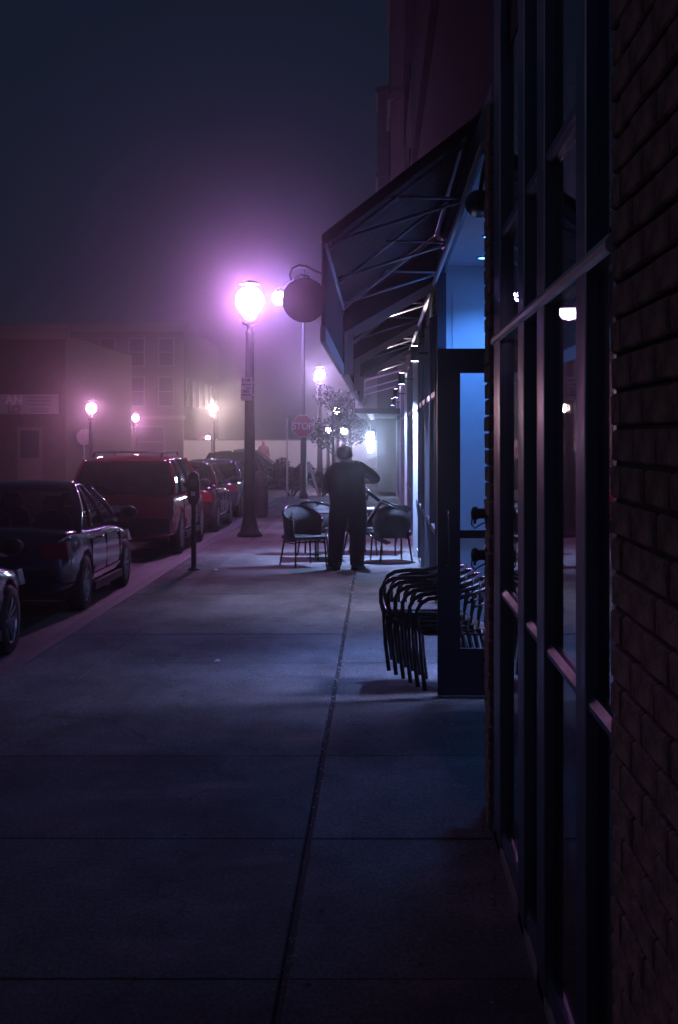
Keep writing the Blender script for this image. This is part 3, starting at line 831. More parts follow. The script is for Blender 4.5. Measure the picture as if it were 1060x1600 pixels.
def make_car(name, label, cat, x_right, y_rear, length, width, height, paint, style='sedan', tint=None, group='cars parked along the curb', tail=True):
    root = empty(name, (x_right - width/2, y_rear, -0.13)); tag(root, label, cat, group)
    hw = width/2; Ln = length; H = height
    belt = 0.94 if style == 'sedan' else 1.06
    clr = 0.20 if style == 'sedan' else 0.27
    wr = 0.325 if style == 'sedan' else 0.37
    deck = belt + 0.04 if style == 'sedan' else belt
    hood = belt - 0.08
    def sec(k, zt, zb=clr):
        w_ = hw * k
        return [(0.0, zb), (w_*0.86, zb), (w_*0.975, zb+0.12), (w_*1.0, zb+0.36*(zt-zb)), (w_*1.0, zb+0.62*(zt-zb)), (w_*0.975, zt-0.06), (w_*0.90, zt), (0.0, zt+0.025)]
    if style == 'sedan':
        st = [(0.0, sec(0.80, 0.88, 0.34)), (0.06, sec(0.90, 0.96, 0.27)), (0.25, sec(0.965, deck+0.02, 0.23)), (0.75, sec(0.995, deck)), (1.3, sec(1.0, belt)), (Ln*0.5, sec(1.0, belt-0.01)),
              (Ln-1.5, sec(1.0, belt-0.03)), (Ln-1.1, sec(0.99, hood)), (Ln-0.5, sec(0.96, hood-0.07)), (Ln-0.12, sec(0.87, 0.70, 0.25)), (Ln, sec(0.74, 0.62, 0.32))]
    else:
        st = [(0.0, sec(0.93, belt-0.02, 0.42)), (0.05, sec(0.97, belt, 0.36)), (0.25, sec(0.99, belt)), (0.9, sec(1.0, belt)), (Ln*0.5, sec(1.0, belt-0.01)),
              (Ln-1.5, sec(1.0, belt-0.02)), (Ln-1.15, sec(0.99, hood+0.02)), (Ln-0.4, sec(0.96, hood-0.03)), (Ln-0.08, sec(0.90, 0.86, 0.32)), (Ln, sec(0.82, 0.76, 0.38))]
    body = loft(st, paint, 'body', root, 2)
    # cut wheel arches
    ya, yb = (0.86, Ln-0.88) if style == 'sedan' else (0.95, Ln-0.92)
    cut = MB()
    for yv in (ya, yb):
        for s in (-1, 1):
            cut.lathe([(wr+0.055, s*(hw-0.27)), (wr+0.055, s*(hw+0.2))], (0, yv, wr+0.005), 28, axis='x', mi=0, sm=True)
    cutter = cut.build('cutter', M_BLACK, root)
    bm_ = body.modifiers.new('b', 'BOOLEAN'); bm_.object = cutter; bm_.operation = 'DIFFERENCE'; bm_.solver = 'EXACT'
    bpy.context.view_layer.update()
    apply_mods(body)
    bpy.data.objects.remove(cutter)
    # floor pan hides the inside
    MB().box(-hw*0.82, hw*0.82, 0.35, Ln-0.35, clr-0.02, clr+0.10).build('underbody', M_BLACK, root)
    # greenhouse: base and roof outlines along the length, as a pillar frame with glass
    zb = belt - 0.005; zt = H
    if style == 'sedan':
        yb0, yt0, yt1, yb1 = 0.62, 1.36, Ln-2.15, Ln-1.22
        bw, tw = hw*0.91, hw*0.68
    else:
        yb0, yt0, yt1, yb1 = 0.10, 0.42, Ln-2.05, Ln-1.28
        bw, tw = hw*0.955, hw*0.80
    def P(yb_, f, s):   # point on the side: f = 0 at belt, 1 at roof; yb_ = 0 rear .. 1 front
        y_b = yb0 + (yb1-yb0)*yb_; y_t = yt0 + (yt1-yt0)*yb_
        bul = 0.035*math.sin(PI*f)
        return Vector((s*(bw + (tw-bw)*f + bul), y_b + (y_t-y_b)*f, zb + (zt-0.09-zb)*f))
    roof_st = []
    for q in range(9):
        u = q/8
        yv = yt0 - 0.05 + (yt1 - yt0 + 0.10)*u
        edge = math.sin(PI*min(1, max(0, 0.12 + 0.76*u)))**0.45
        top = zt - 0.1*(1-edge)*2
        roof_st.append((yv, [(0.0, top-0.05), (tw*0.9, top-0.08), (tw*1.0, top-0.085), (tw*0.98, top-0.05), (tw*0.80, top-0.012), (0.0, top)]))
    loft(roof_st, paint, 'roof', root, 1)
    gl = tint or M_CARG
    def strip(a, b, n, s):
        return [P(a + (b-a)*0, k/n, s) for k in range(n+1)]
    # pillars
    pill = [0.0, 0.30, 0.62, 1.0] if style == 'sedan' else [0.0, 0.27, 0.60, 1.0]
    for s in (-1, 1):
        for i, u in enumerate(pill):
            wd = (0.085 if i in (0,) else (0.05 if i == 3 else 0.035)) if style == 'sedan' else (0.06 if i in (0,) else 0.05)
            pts = [P(u + (wd/2 if i == 0 else (-wd/2 if i == 3 else 0))*0.4, f/6, s) for f in range(7)]
            MB().tube(pts, [wd*0.62]*7, 6).build('pillar', paint if i in (0, 3) else M_BLACK, root)
        for i in range(3):
            vs = []; fs = []
            u0, u1 = pill[i] + 0.02, pill[i+1] - 0.02
            for f in range(7):
                for u in (u0, (u0+u1)/2, u1):
                    p = P(u, f/6, s); p.x -= s*0.004
                    vs.append(p)
            for f in range(6):
                for k in range(2):
                    fs.append((f*3+k, f*3+k+1, (f+1)*3+k+1, (f+1)*3+k))
            MB().add(vs, fs, 0, True).build('side_window', gl, root)
    for (u, nm) in ((0.0, 'rear_window'), (1.0, 'windshield')):
        vs = []; fs = []; N = 8
        for f in range(7):
            a = P(u, f/6, -1); b = P(u, f/6, 1)
            for k in range(N+1):
                q = k/N
                p = a.lerp(b, q)
                p.y += (-1 if u == 0 else 1) * 0.07 * math.sin(PI*q)
                vs.append(p)
        for f in range(6):
            for k in range(N):
                fs.append((f*(N+1)+k, f*(N+1)+k+1, (f+1)*(N+1)+k+1, (f+1)*(N+1)+k))
        MB().add(vs, fs, 0, True).build(nm, gl, root)
    # seats seen through the glass
    for yv in ((Ln*0.30, Ln*0.52) if style == 'sedan' else (Ln*0.34, Ln*0.55)):
        for s in (-1, 1):
            sm_ = MB(); cx = s*hw*0.42
            sm_.prism([(cx-0.23,0.5),(cx+0.23,0.5),(cx+0.25,0.9),(cx+0.2,1.08),(cx+0.1,1.14),(cx-0.1,1.14),(cx-0.2,1.08),(cx-0.25,0.9)], yv, yv+0.12)
            sm_.prism([(cx-0.12,1.16),(cx+0.12,1.16),(cx+0.13,1.25),(cx+0.08,1.32),(cx-0.08,1.32),(cx-0.13,1.25)], yv+0.01, yv+0.10)
            sm_.build('seat', M_INT, root)
    # wheels
    for yv in (ya, yb):
        for s in (-1, 1):
            make_wheel(root, s*(hw-0.105), yv, wr, s)
    # lights, plate, bumper, handles, mirrors, trims
    M_TAIL = mat('tail_lamp', (0.28,0.015,0.02), .15, coat=.8)
    for s in (-1, 1):
        if style == 'sedan':
            b = MB(); b.prism([(s*hw*0.97, 0.66),(s*hw*0.62, 0.70),(s*hw*0.60,0.84),(s*hw*0.93,0.86)], -0.004, 0.2)
        else:
            b = MB(); b.prism([(s*hw*0.985, 0.72),(s*hw*0.86, 0.72),(s*hw*0.87,1.04),(s*hw*0.965,1.04)], -0.012, 0.16)
        b.build('tail_light', M_TAIL, root)
        b = MB(); b.prism([(s*hw*0.90, 0.58),(s*hw*0.52, 0.60),(s*hw*0.55,0.70),(s*hw*0.86,0.73)], Ln-0.24, Ln-0.055); b.build('headlight', mat('head_lamp', (.6,.62,.66), .08, .2, coat=1), root)
        m_ = MB(); m_.lathe([(0.001,-0.07),(0.06,-0.06),(0.085,0.0),(0.075,0.06),(0.001,0.08)], (0,0,0), 12, axis='y')
        mo = m_.build('mirror', M_BLACK, root); mo.location = (s*(hw+0.10), (yb1-0.12), belt+0.10); mo.scale = (1.35, 1, 0.95)
        MB().bar((s*(hw-0.08), yb1-0.1, belt+0.04), (s*(hw+0.06), yb1-0.12, belt+0.08), 0.04).build('mirror_arm', M_BLACK, root)
        for yv in ((Ln*0.36, Ln*0.57) if style == 'sedan' else (Ln*0.33, Ln*0.55)):
            MB().tube([(s*(hw-0.005), yv, belt-0.13),(s*(hw+0.022), yv+0.02, belt-0.125),(s*(hw+0.022), yv+0.16, belt-0.125),(s*(hw-0.005), yv+0.18, belt-0.13)], 0.012, 6).build('door_handle', paint if style == 'sedan' else M_BLACK, root)
        for yv in (Ln*0.27, Ln*0.475, Ln*0.685):
            MB().box(min(s*(hw-0.03), s*(hw+0.0015)), max(s*(hw-0.03), s*(hw+0.0015)), yv-0.004, yv+0.004, clr+0.2, belt-0.12).build('door_seam', M_BLACK, root)
        MB().bar((s*(hw*0.985), ya+wr+0.1, clr+0.04), (s*(hw*0.985), yb-wr-0.1, clr+0.04), 0.05, 0.09).build('sill_trim', M_BLACK, root)
    if style == 'sedan':
        MB().box(-0.17,0.17,-0.018,-0.004,0.70,0.81).build('license_plate', mat('plate_white', (.55,.56,.6), .35, var=.3, scale=20), root)
        MB().cbox(-hw*0.80,hw*0.80,-0.05,0.12,0.40,0.60,0.05).build('bumper', paint, root)
    else:
        MB().box(-0.17,0.17,-0.03,-0.012,0.78,0.88).build('license_plate', mat('plate_white', (.55,.56,.6), .35, var=.3, scale=20), root)
        MB().cbox(-hw*0.93,hw*0.93,-0.10,0.15,0.42,0.66,0.05).build('bumper', mat('bumper_grey', (.04,.035,.035), .5), root)
        for s in (-1, 1):
            MB().tube([(s*tw*0.82,yt0+0.1,H-0.02),(s*tw*0.82,yt0+0.2,H+0.045),(s*tw*0.82,yt1-0.2,H+0.045),(s*tw*0.82,yt1-0.1,H-0.02)], 0.017, 6).build('roof_rail', M_BLACK, root)
        MB().tube([(-tw*0.82,yt0+0.3,H+0.05),(tw*0.82,yt0+0.3,H+0.05)], 0.014, 6).build('roof_crossbar', M_BLACK, root)
        MB().bar((-0.25,0.02,1.16),(0.2,-0.02,1.12),0.012).build('rear_wiper', M_BLACK, root)
    return root

P_NAVY = carpaint('paint_navy', (0.03,0.04,0.08)); P_SILV = carpaint('paint_blueblack', (0.05,0.06,0.11), 0.6)
P_RED = carpaint('paint_red', (0.45,0.015,0.022), 0.05); P_MAR = carpaint('paint_maroon', (0.10,0.015,0.025), .3)
P_VIOL = carpaint('paint_blue_grey', (0.16,0.17,0.30), .5); P_BLK = carpaint('paint_black', (0.012,0.012,0.016), .2)
XR = -3.40
make_car('parked_car', 'dark blue car cut off by the left edge of the picture', 'car', XR, 9.75, 4.35, 1.76, 1.42, P_NAVY)
make_car('parked_car', 'dark glossy sedan parked behind the red SUV, its rear window facing us', 'car', XR, 15.75, 4.35, 1.76, 1.50, P_SILV)
make_car('parked_suv', 'red SUV with roof rails and dark tinted rear window', 'suv', XR, 23.7, 4.65, 1.76, 1.71, P_RED, 'suv', M_TINTG)
make_car('parked_car', 'dark maroon car parked just ahead of the red SUV', 'car', XR, 29.4, 4.3, 1.76, 1.50, P_MAR)
make_car('parked_car', 'blue grey car, second ahead of the red SUV', 'car', XR, 34.7, 4.3, 1.76, 1.46, P_VIOL)
make_car('parked_car', 'black car farthest along the curb, beside the lamp pole', 'car', XR, 40.0, 4.4, 1.78, 1.62, P_BLK)
make_car('distant_car', 'dim dark car on the cross street behind the stop sign', 'car', -2.6, 56.0, 4.4, 1.78, 1.55, P_BLK, 'sedan', None, 'cars on the cross street').rotation_euler = (0,0,PI/2)

# ================================================================== CHAIRS AND TABLES
M_WICK = mat('dark_wicker', (0.025,0.022,0.024), .55, bump=.9, bscale=90)
M_TUBE = mat('chair_tube', (0.018,0.018,0.02), .22, .5)
M_WEAVE = mat('seat_weave', (0.12,0.09,0.08), .6, bump=.9, bscale=110, var=.3, scale=40)
def arc(cx, cy, rx, ry, a0, a1, n, zf):
    out = []
    for k in range(n+1):
        q = k/n; a = math.radians(a0 + (a1-a0)*q)
        out.append((cx + rx*math.cos(a), cy + ry*math.sin(a), zf(q)))
    return out
def stack_chair():
    t = empty('stacking_armchair')
    seat = MB(); seat.prism([(-0.235,-0.22),(-0.2,-0.255),(0.2,-0.255),(0.235,-0.22),(0.215,0.2),(0.17,0.235),(-0.17,0.235),(-0.215,0.2)], 0.437, 0.455, axis='z')
    seat.build('seat', M_WEAVE, t)
    MB().tube([(-0.245,-0.2,0.425),(-0.2,-0.262,0.425),(0.2,-0.262,0.425),(0.245,-0.2,0.425),(0.22,0.21,0.425),(-0.22,0.21,0.425),(-0.245,-0.2,0.425)], 0.017, 8).build('seat_frame', M_TUBE, t)
    for s in (-1, 1):
        MB().tube([(s*0.262,-0.225,0),(s*0.266,-0.25,0.2),(s*0.262,-0.262,0.43)], 0.0155, 8).build('leg', M_TUBE, t)
        MB().tube([(s*0.225,0.345,0),(s*0.222,0.285,0.2),(s*0.215,0.24,0.43)], 0.0155, 8).build('leg', M_TUBE, t)
        for k in range(4):
            xx = s*(0.05 + 0.052*k)
            MB().tube([(xx,0.226,0.44),(xx*1.04,0.262 - 0.006*k,0.6),(xx*1.1,0.285 - 0.016*k,0.775)], 0.008, 5).build('back_slat', M_TUBE, t)
    rim = []
    def zr(q): return 0.70 + 0.085*math.sin(PI*q)**1.2
    right = [(0.262,-0.262,0.43),(0.27,-0.285,0.52),(0.278,-0.285,0.60),(0.284,-0.255,0.655),(0.288,-0.2,0.688),(0.29,-0.1,0.70)]
    mid = arc(0, 0.03, 0.29, 0.27, 0, 180, 16, zr)
    left = [(-p[0], p[1], p[2]) for p in reversed(right)]
    MB().tube(right + mid + left, 0.0165, 9).build('arm_rail', M_TUBE, t)
    rim2 = arc(0, 0.03, 0.27, 0.262, 20, 160, 12, lambda q: 0.62 + 0.05*math.sin(PI*q))
    MB().tube(rim2, 0.010, 6).build('back_rail', M_TUBE, t)
    return t
ordn = ['bottom chair of the armchair stack beside the glass door', 'second chair from the bottom of the stack by the door', 'third chair from the bottom of the stack by the door',
        'fourth chair from the bottom of the stack by the door', 'fifth chair from the bottom of the stack by the door', 'top chair of the armchair stack beside the glass door']
proto = stack_chair()
for i in range(6):
    o = proto if i == 0 else copy_tree(proto)
    tag(o, ordn[i], 'chair', 'armchairs stacked by the door')
    o.location = (0.585 - 0.054*i, 10.88, 0.0 + 0.030*i); o.rotation_euler = (0, 0, -PI/2 + math.radians(-3))

def barrel_chair():
    t = empty('wicker_armchair')
    seat = MB(); seat.cbox(-0.25,0.25,-0.25,0.22,0.39,0.455,0.02); seat.build('seat', M_WICK, t)
    # barrel shell: arms and back in one woven band
    vs = []; fs = []; N = 22
    for k in range(N+1):
        q = k/N; a = math.radians(-38 + 256*q)
        x, y = 0.285*math.cos(a), 0.02 + 0.275*math.sin(a)
        top = 0.66 + 0.20*max(0, math.sin(PI*q))**1.6
        for (zz, k_) in ((0.36,0.94),(top,1.06),(top,0.98),(0.36,0.86)):
            vs.append((x*k_, 0.02 + (y-0.02)*k_, zz))
    for k in range(N):
        for j in range(4):
            j2 = (j+1)%4
            fs.append((k*4+j, k*4+j2, (k+1)*4+j2, (k+1)*4+j))
    fs.append((0,1,2,3)); fs.append(tuple(N*4+j for j in (3,2,1,0)))
    MB().add(vs, fs, 0, True).build('back_shell', M_WICK, t)
    rim = []
    for k in range(N+1):
        q = k/N; a = math.radians(-38 + 256*q)
        top = 0.665 + 0.20*max(0, math.sin(PI*q))**1.6
        rim.append((0.285*1.03*math.cos(a), 0.02 + 0.275*1.03*math.sin(a), top))
    MB().tube(rim, 0.017, 8).build('arm_rim', M_TUBE, t)
    for s in (-1, 1):
        MB().tube([(s*0.25,-0.27,0),(s*0.232,-0.235,0.40)], 0.0145, 8).build('leg', M_TUBE, t)
        MB().tube([(s*0.25,0.28,0),(s*0.205,0.21,0.40)], 0.0145, 8).build('leg', M_TUBE, t)
        MB().tube([(s*0.243,-0.255,0.34),(s*0.225,0.235,0.34)], 0.009, 6).build('stretcher', M_TUBE, t)
    MB().tube([(-0.238,-0.245,0.36),(0.238,-0.245,0.36)], 0.012, 6).build('front_rail', M_TUBE, t)
    return t
bp = barrel_chair()
spots = [((-1.11, 20.95, 0), (0,0,math.radians(28)), 'wicker armchair on the left side, nearest the street lamp'),
         ((-1.0, 22.9, 0), (0,0,math.radians(170)), 'wicker armchair behind the table, mostly hidden by the left chair'),
         ((0.19, 21.75, 0), (0,0,math.radians(196)), 'wicker armchair with its back to us beside the shop window'),
         ((-0.25, 22.95, 0), (0,0,math.radians(80)), 'wicker armchair behind the legs of the standing man')]
for i, (loc, rot, lab) in enumerate(spots):
    o = bp if i == 0 else copy_tree(bp)
    o.location = loc; o.rotation_euler = rot; tag(o, lab, 'chair', 'wicker cafe armchairs')
def cafe_table(loc, rz, label, rot=None):
    t = empty('cafe_table', loc, rz)
    if rot: t.rotation_euler = rot
    tag(t, label, 'table', 'cafe tables')
    MB().cbox(-0.35,0.35,-0.35,0.35,0.715,0.74,0.006).build('tabletop', mat('table_top', (.10,.09,.10), .3), t)
    for s in (-1, 1):
        for u in (-1, 1):
            MB().tube([(s*0.3,u*0.3,0),(s*0.3,u*0.3,0.715)], 0.015, 8).build('leg', M_TUBE, t)
        MB().tube([(s*0.3,-0.3,0.12),(s*0.3,0.3,0.66)], 0.008, 6).build('brace', M_TUBE, t)
cafe_table((-0.66, 22.05, 0), math.radians(6), 'dark cafe table between the left armchair and the man')
cafe_table((0.02, 23.0, 0), math.radians(-10), 'dark cafe table behind the man near the shop window')
held = copy_tree(proto); tag(held, 'tilted slat backed armchair lifted by the standing man', 'chair')
if 'group' in held: del held['group']
held.rotation_euler = (0, 0, 0); held.location = (0, 0, 0)
mx_ = Matrix(((0, .54, -.84, .27), (-1, 0, 0, 20.86), (0, .84, .54, .516), (0, 0, 0, 1))) @ Matrix.Rotation(math.radians(7), 4, 'Z')
held.matrix_world = mx_

# ================================================================== PEOPLE
def person(name, loc, joints, edges, radii, regions, mats, label, scale=1.0, rz=0, subs=2):
    """skin-modifier figure: one continuous body; regions picks a material by position"""
    me = bpy.data.meshes.new('body')
    keys = list(joints); idx = {k: i for i, k in enumerate(keys)}
    me.from_pydata([joints[k] for k in keys], [(idx[a], idx[b]) for a, b in edges], [])
    o = bpy.data.objects.new('body', me); C.objects.link(o)
    sk = o.modifiers.new('skin', 'SKIN'); sk.use_smooth_shade = True
    if not me.skin_vertices: bpy.context.view_layer.update()
    sv = me.skin_vertices[0].data
    for k in keys:
        r = radii[k]
        sv[idx[k]].radius = r if isinstance(r, tuple) else (r, r)
        sv[idx[k]].use_root = (k == 'pelvis')
    ss = o.modifiers.new('sub', 'SUBSURF'); ss.levels = subs; ss.render_levels = subs
    bpy.context.view_layer.update()
    apply_mods(o)
    o.data.materials.clear()
    for m in mats: o.data.materials.append(m)
    for p in o.data.polygons:
        p.material_index = regions(p.center); p.use_smooth = True
    root = empty(name, loc, rz); root.scale = (scale,)*3
    tag(root, label, 'person')
    o.parent = root
    return root
M_SHIRT = mat('dark_sweater', (0.012,0.014,0.02), .85, bump=.4, bscale=40)
M_TROU = mat('dark_trousers', (0.014,0.014,0.018), .85, bump=.3, bscale=30)
M_SKIN = mat('skin', (0.24,0.14,0.11), .5)
M_HAIR = mat('dark_hair', (0.02,0.016,0.016), .6)
M_SHOE = mat('black_shoes', (0.012,0.012,0.012), .4)
J = dict(pelvis=(0,0,0.94), belly=(-0.02,0.03,1.10), chest=(-0.03,0.07,1.30), upper=(-0.025,0.10,1.44), neck=(-0.04,0.125,1.545), head=(-0.055,0.15,1.63), crown=(-0.065,0.16,1.715),
         shR=(0.15,0.10,1.435), upR=(0.27,0.11,1.375), elR=(0.385,0.16,1.275), foR=(0.34,0.27,1.27), haR=(0.285,0.34,1.265),
         shL=(-0.20,0.10,1.42), upL=(-0.265,0.13,1.30), elL=(-0.285,0.20,1.14), foL=(-0.16,0.33,1.06), haL=(-0.06,0.42,1.03),
         hiR=(0.115,0.0,0.86), thR=(0.125,0.015,0.68), knR=(0.12,0.04,0.48), caR=(0.115,0.02,0.28), anR=(0.115,0.0,0.11), heR=(0.117,0.0,0.03),
         hiL=(-0.125,0.0,0.86), thL=(-0.145,0.02,0.68), knL=(-0.16,0.05,0.48), caL=(-0.17,0.03,0.28), anL=(-0.185,0.005,0.11), heL=(-0.188,0.005,0.03))
E = [('pelvis','belly'),('belly','chest'),('chest','upper'),('upper','neck'),('neck','head'),('head','crown'),
     ('upper','shR'),('shR','upR'),('upR','elR'),('elR','foR'),('foR','haR'),('upper','shL'),('shL','upL'),('upL','elL'),('elL','foL'),('foL','haL'),
     ('pelvis','hiR'),('hiR','thR'),('thR','knR'),('knR','caR'),('caR','anR'),('anR','heR'),('pelvis','hiL'),('hiL','thL'),('thL','knL'),('knL','caL'),('caL','anL'),('anL','heL')]
Rd = dict(pelvis=(.25,.18), belly=(.285,.21), chest=(.285,.2), upper=(.19,.14), neck=.078, head=(.098,.105), crown=(.072,.08),
          shR=.115, upR=.088, elR=.066, foR=.058, haR=.04, shL=.115, upL=.09, elL=.068, foL=.058, haL=.04,
          hiR=.16, thR=.142, knR=.118, caR=.11, anR=.105, heR=.108, hiL=.16, thL=.142, knL=.118, caL=.11, anL=.105, heL=.108)
# fingers
def fingers(J, E, R, root, dirv, side, pre):
    d = Vector(dirv).normalized(); s = Vector(side).normalized(); b = Vector(J[root])
    n = d.cross(s).normalized()
    for i, (off, ln) in enumerate(((-0.030,0.075),(-0.010,0.085),(0.010,0.080),(0.028,0.062))):
        a1 = b + d*0.045 + s*off; a2 = a1 + d*ln*0.55; a3 = a2 + d*ln*0.2 - n*ln*0.4
        k = '%sf%d' % (pre, i)
        J[k+'a'], J[k+'b'], J[k+'c'] = tuple(a1), tuple(a2), tuple(a3)
        E += [(root, k+'a'), (k+'a', k+'b'), (k+'b', k+'c')]
        R[k+'a'] = .011; R[k+'b'] = .0095; R[k+'c'] = .008
    t1 = b + s*(-0.045) + d*0.015; t2 = t1 + d*0.035 - s*0.02 - n*0.01
    J[pre+'ta'], J[pre+'tb'] = tuple(t1), tuple(t2)
    E += [(root, pre+'ta'), (pre+'ta', pre+'tb')]; R[pre+'ta'] = .012; R[pre+'tb'] = .009
fingers(J, E, Rd, 'haR', (-0.6,0.45,-0.25), (0.3,0.6,0.7), 'r')
fingers(J, E, Rd, 'haL', (0.6,0.5,-0.1), (-0.4,0.6,0.6), 'l')
def reg(c):
    hr = Vector(J['haR']); hl = Vector(J['haL'])
    if c.z > 1.535 and abs(c.x) < 0.2: return 2
    if (c - hr).length < 0.085 or (c - hl).length < 0.085 or (c.y > 0.40): return 2
    if c.z > 0.86: return 0
    return 1
MAN = person('person', (-0.43, 20.3, 0.0), J, E, Rd, reg, [M_SHIRT, M_TROU, M_SKIN, M_SHOE], 'heavyset person in dark clothes seen from behind, lifting a chair', 1.0)
MAN.scale = (1.07, 1.05, 1.0)
# short hair cap, ears, collar
hb = MB()
prof = [(0.001,0.094),(0.06,0.091),(0.088,0.072),(0.102,0.03),(0.105,-0.02),(0.100,-0.065)]
hb.lathe(prof, n=18)
hr = hb.build('hair', M_HAIR, MAN); hr.location = (-0.060,0.140,1.665); hr.scale = (0.98,1.08,1.0); hr.rotation_euler = (math.radians(12), math.radians(-5), 0)
for sx_, ax in ((1, 0.115), (-1, -0.185)):
    sh = MB(); rows = [(-0.10,.036,.075),(-0.085,.044,.095),(0.0,.046,.10),(0.08,.052,.075),(0.16,.050,.055),(0.20,.034,.04)]
    vs = []; fs = []
    for (yy, hw_, ht) in rows:
        vs += [(-hw_, yy, 0.0), (hw_, yy, 0.0), (hw_*1.02, yy, ht*0.45), (hw_*0.6, yy, ht), (-hw_*0.6, yy, ht), (-hw_*1.02, yy, ht*0.45)]
    for i in range(len(rows)-1):
        for k in range(6):
            k2 = (k+1) % 6; fs.append((i*6+k, i*6+k2, (i+1)*6+k2, (i+1)*6+k))
    fs.append((5,4,3,2,1,0)); fs.append(tuple(30+k for k in range(6)))
    so = sh.add(vs, fs, 0, True).build('shoe', M_SHOE, MAN); so.location = (ax, -0.01, 0.002); so.rotation_euler = (0, 0, -sx_*math.radians(22)); so.scale = (1.12, 1.05, 1)
for s in (-1, 1):
    e = MB().lathe([(0.001,-0.016),(0.02,-0.010),(0.03,0.0),(0.02,0.010),(0.001,0.016)], n=10, axis='x').build('ear', M_SKIN, MAN)
    e.location = (-0.058 + s*0.102, 0.16, 1.635); e.scale = (0.7,0.75,1.15)
# far pedestrian
J2 = dict(pelvis=(0,0,0.94), belly=(0,0,1.1), chest=(0,0,1.28), upper=(0,0,1.42), neck=(0,0,1.5), head=(0,-0.01,1.6), crown=(0,-0.01,1.7),
          shR=(0.17,0,1.4), elR=(0.23,0.02,1.12), haR=(0.22,-0.06,0.88), shL=(-0.17,0,1.4), elL=(-0.23,0.02,1.12), haL=(-0.22,-0.04,0.88),
          hiR=(0.1,0,0.86), knR=(0.11,-0.05,0.48), anR=(0.11,0.02,0.08), toR=(0.12,-0.12,0.04), hiL=(-0.1,0,0.86), knL=(-0.11,0.06,0.48), anL=(-0.11,0.16,0.08), toL=(-0.12,0.03,0.04))
E2 = [('pelvis','belly'),('belly','chest'),('chest','upper'),('upper','neck'),('neck','head'),('head','crown'),('upper','shR'),('shR','elR'),('elR','haR'),('upper','shL'),('shL','elL'),('elL','haL'),
      ('pelvis','hiR'),('hiR','knR'),('knR','anR'),('anR','toR'),('pelvis','hiL'),('hiL','knL'),('knL','anL'),('anL','toL')]
R2 = dict(pelvis=(.17,.12), belly=(.16,.12), chest=(.18,.12), upper=.11, neck=.06, head=(.085,.095), crown=.06, shR=.075, elR=.05, haR=.04, shL=.075, elL=.05, haL=.04,
          hiR=.1, knR=.075, anR=.05, toR=.04, hiL=.1, knL=.075, anL=.05, toL=.04)
M_PINKJ = mat('pink_jacket', (.35,.16,.15), .8)
def reg2(c):
    if c.z > 1.5: return 2
    if c.z < 0.07: return 3
    return 0 if c.z > 0.86 else 1
x, _ = W(412, 760, 62)
person('person', (x, 62.0, 0.0), J2, E2, R2, reg2, [M_PINKJ, M_TROU, M_SKIN, M_SHOE], 'tiny far person in a light top crossing beyond the parked cars', 1.0, 0, 1)

# ================================================================== STREET CLUTTER BEYOND
t = empty('sandwich_board', (W(480,770,44)[0], 44.2, 0)); tag(t, 'pale leaning sandwich board beside the stop sign post', 'sign')
MB().bar((-0.12,0,0.02),(0.02,0,1.12),0.05).build('leg', M_SIGNW, t); MB().bar((0.36,0,0.02),(0.02,0,1.12),0.05).build('leg', M_SIGNW, t)
MB().bar((-0.12,0.4,0.02),(0.02,0.05,1.12),0.05).build('leg', M_SIGNW, t); MB().bar((0.36,0.4,0.02),(0.05,0.05,1.12),0.05).build('leg', M_SIGNW, t)
MB().prism([(-0.02,0.78),(0.03,1.10),(0.08,0.78)], -0.02, 0.0).build('board', M_SIGNW, t)
t = empty('litter_bin', (W(403,785,33)[0], 33.5, 0)); tag(t, 'dark litter bin just right of the thick lamp pole', 'bin')
MB().lathe([(0.17,0),(0.20,0.05),(0.21,0.85),(0.22,0.9),(0.18,1.0),(0.05,1.08),(0.001,1.09)], n=14).build('drum', M_POLE, t)
MB().lathe([(0.215,0.7),(0.225,0.71),(0.225,0.75),(0.215,0.76)], n=14).build('band', M_POLE, t)

def leaf_mesh(name, blobs, n, size, mt, seed, parent):
    rr = random.Random(seed); b = MB(); vs = []; fs = []
    tot = sum(q[3]**2 for q in blobs)
    for (cx, cy, cz, r) in blobs:
        for _ in range(int(n * r*r / tot)):
            while True:
                p = Vector((rr.uniform(-1,1), rr.uniform(-1,1), rr.uniform(-1,1)))
                if 0.3 < p.length < 1: break
            p = Vector((cx,cy,cz)) + p*r
            d1 = Vector((rr.gauss(0,1), rr.gauss(0,1), rr.gauss(0,1))).normalized(); d2 = d1.cross(Vector((rr.gauss(0,1), rr.gauss(0,1), rr.gauss(0,1)))).normalized()
            s = size*rr.uniform(.6,1.3); o = len(vs)
            vs += [p - d1*s, p + d2*s*0.5, p + d1*s, p - d2*s*0.5]; fs.append((o,o+1,o+2,o+3))
    b.add(vs, fs)
    return b.build(name, mt, parent)
M_LEAF = mat('leaf', (0.012,0.014,0.009), .9, var=.4, scale=3, spec=.05)
M_BARK = mat('bark', (0.035,0.028,0.024), .9, var=.3, bump=.5)
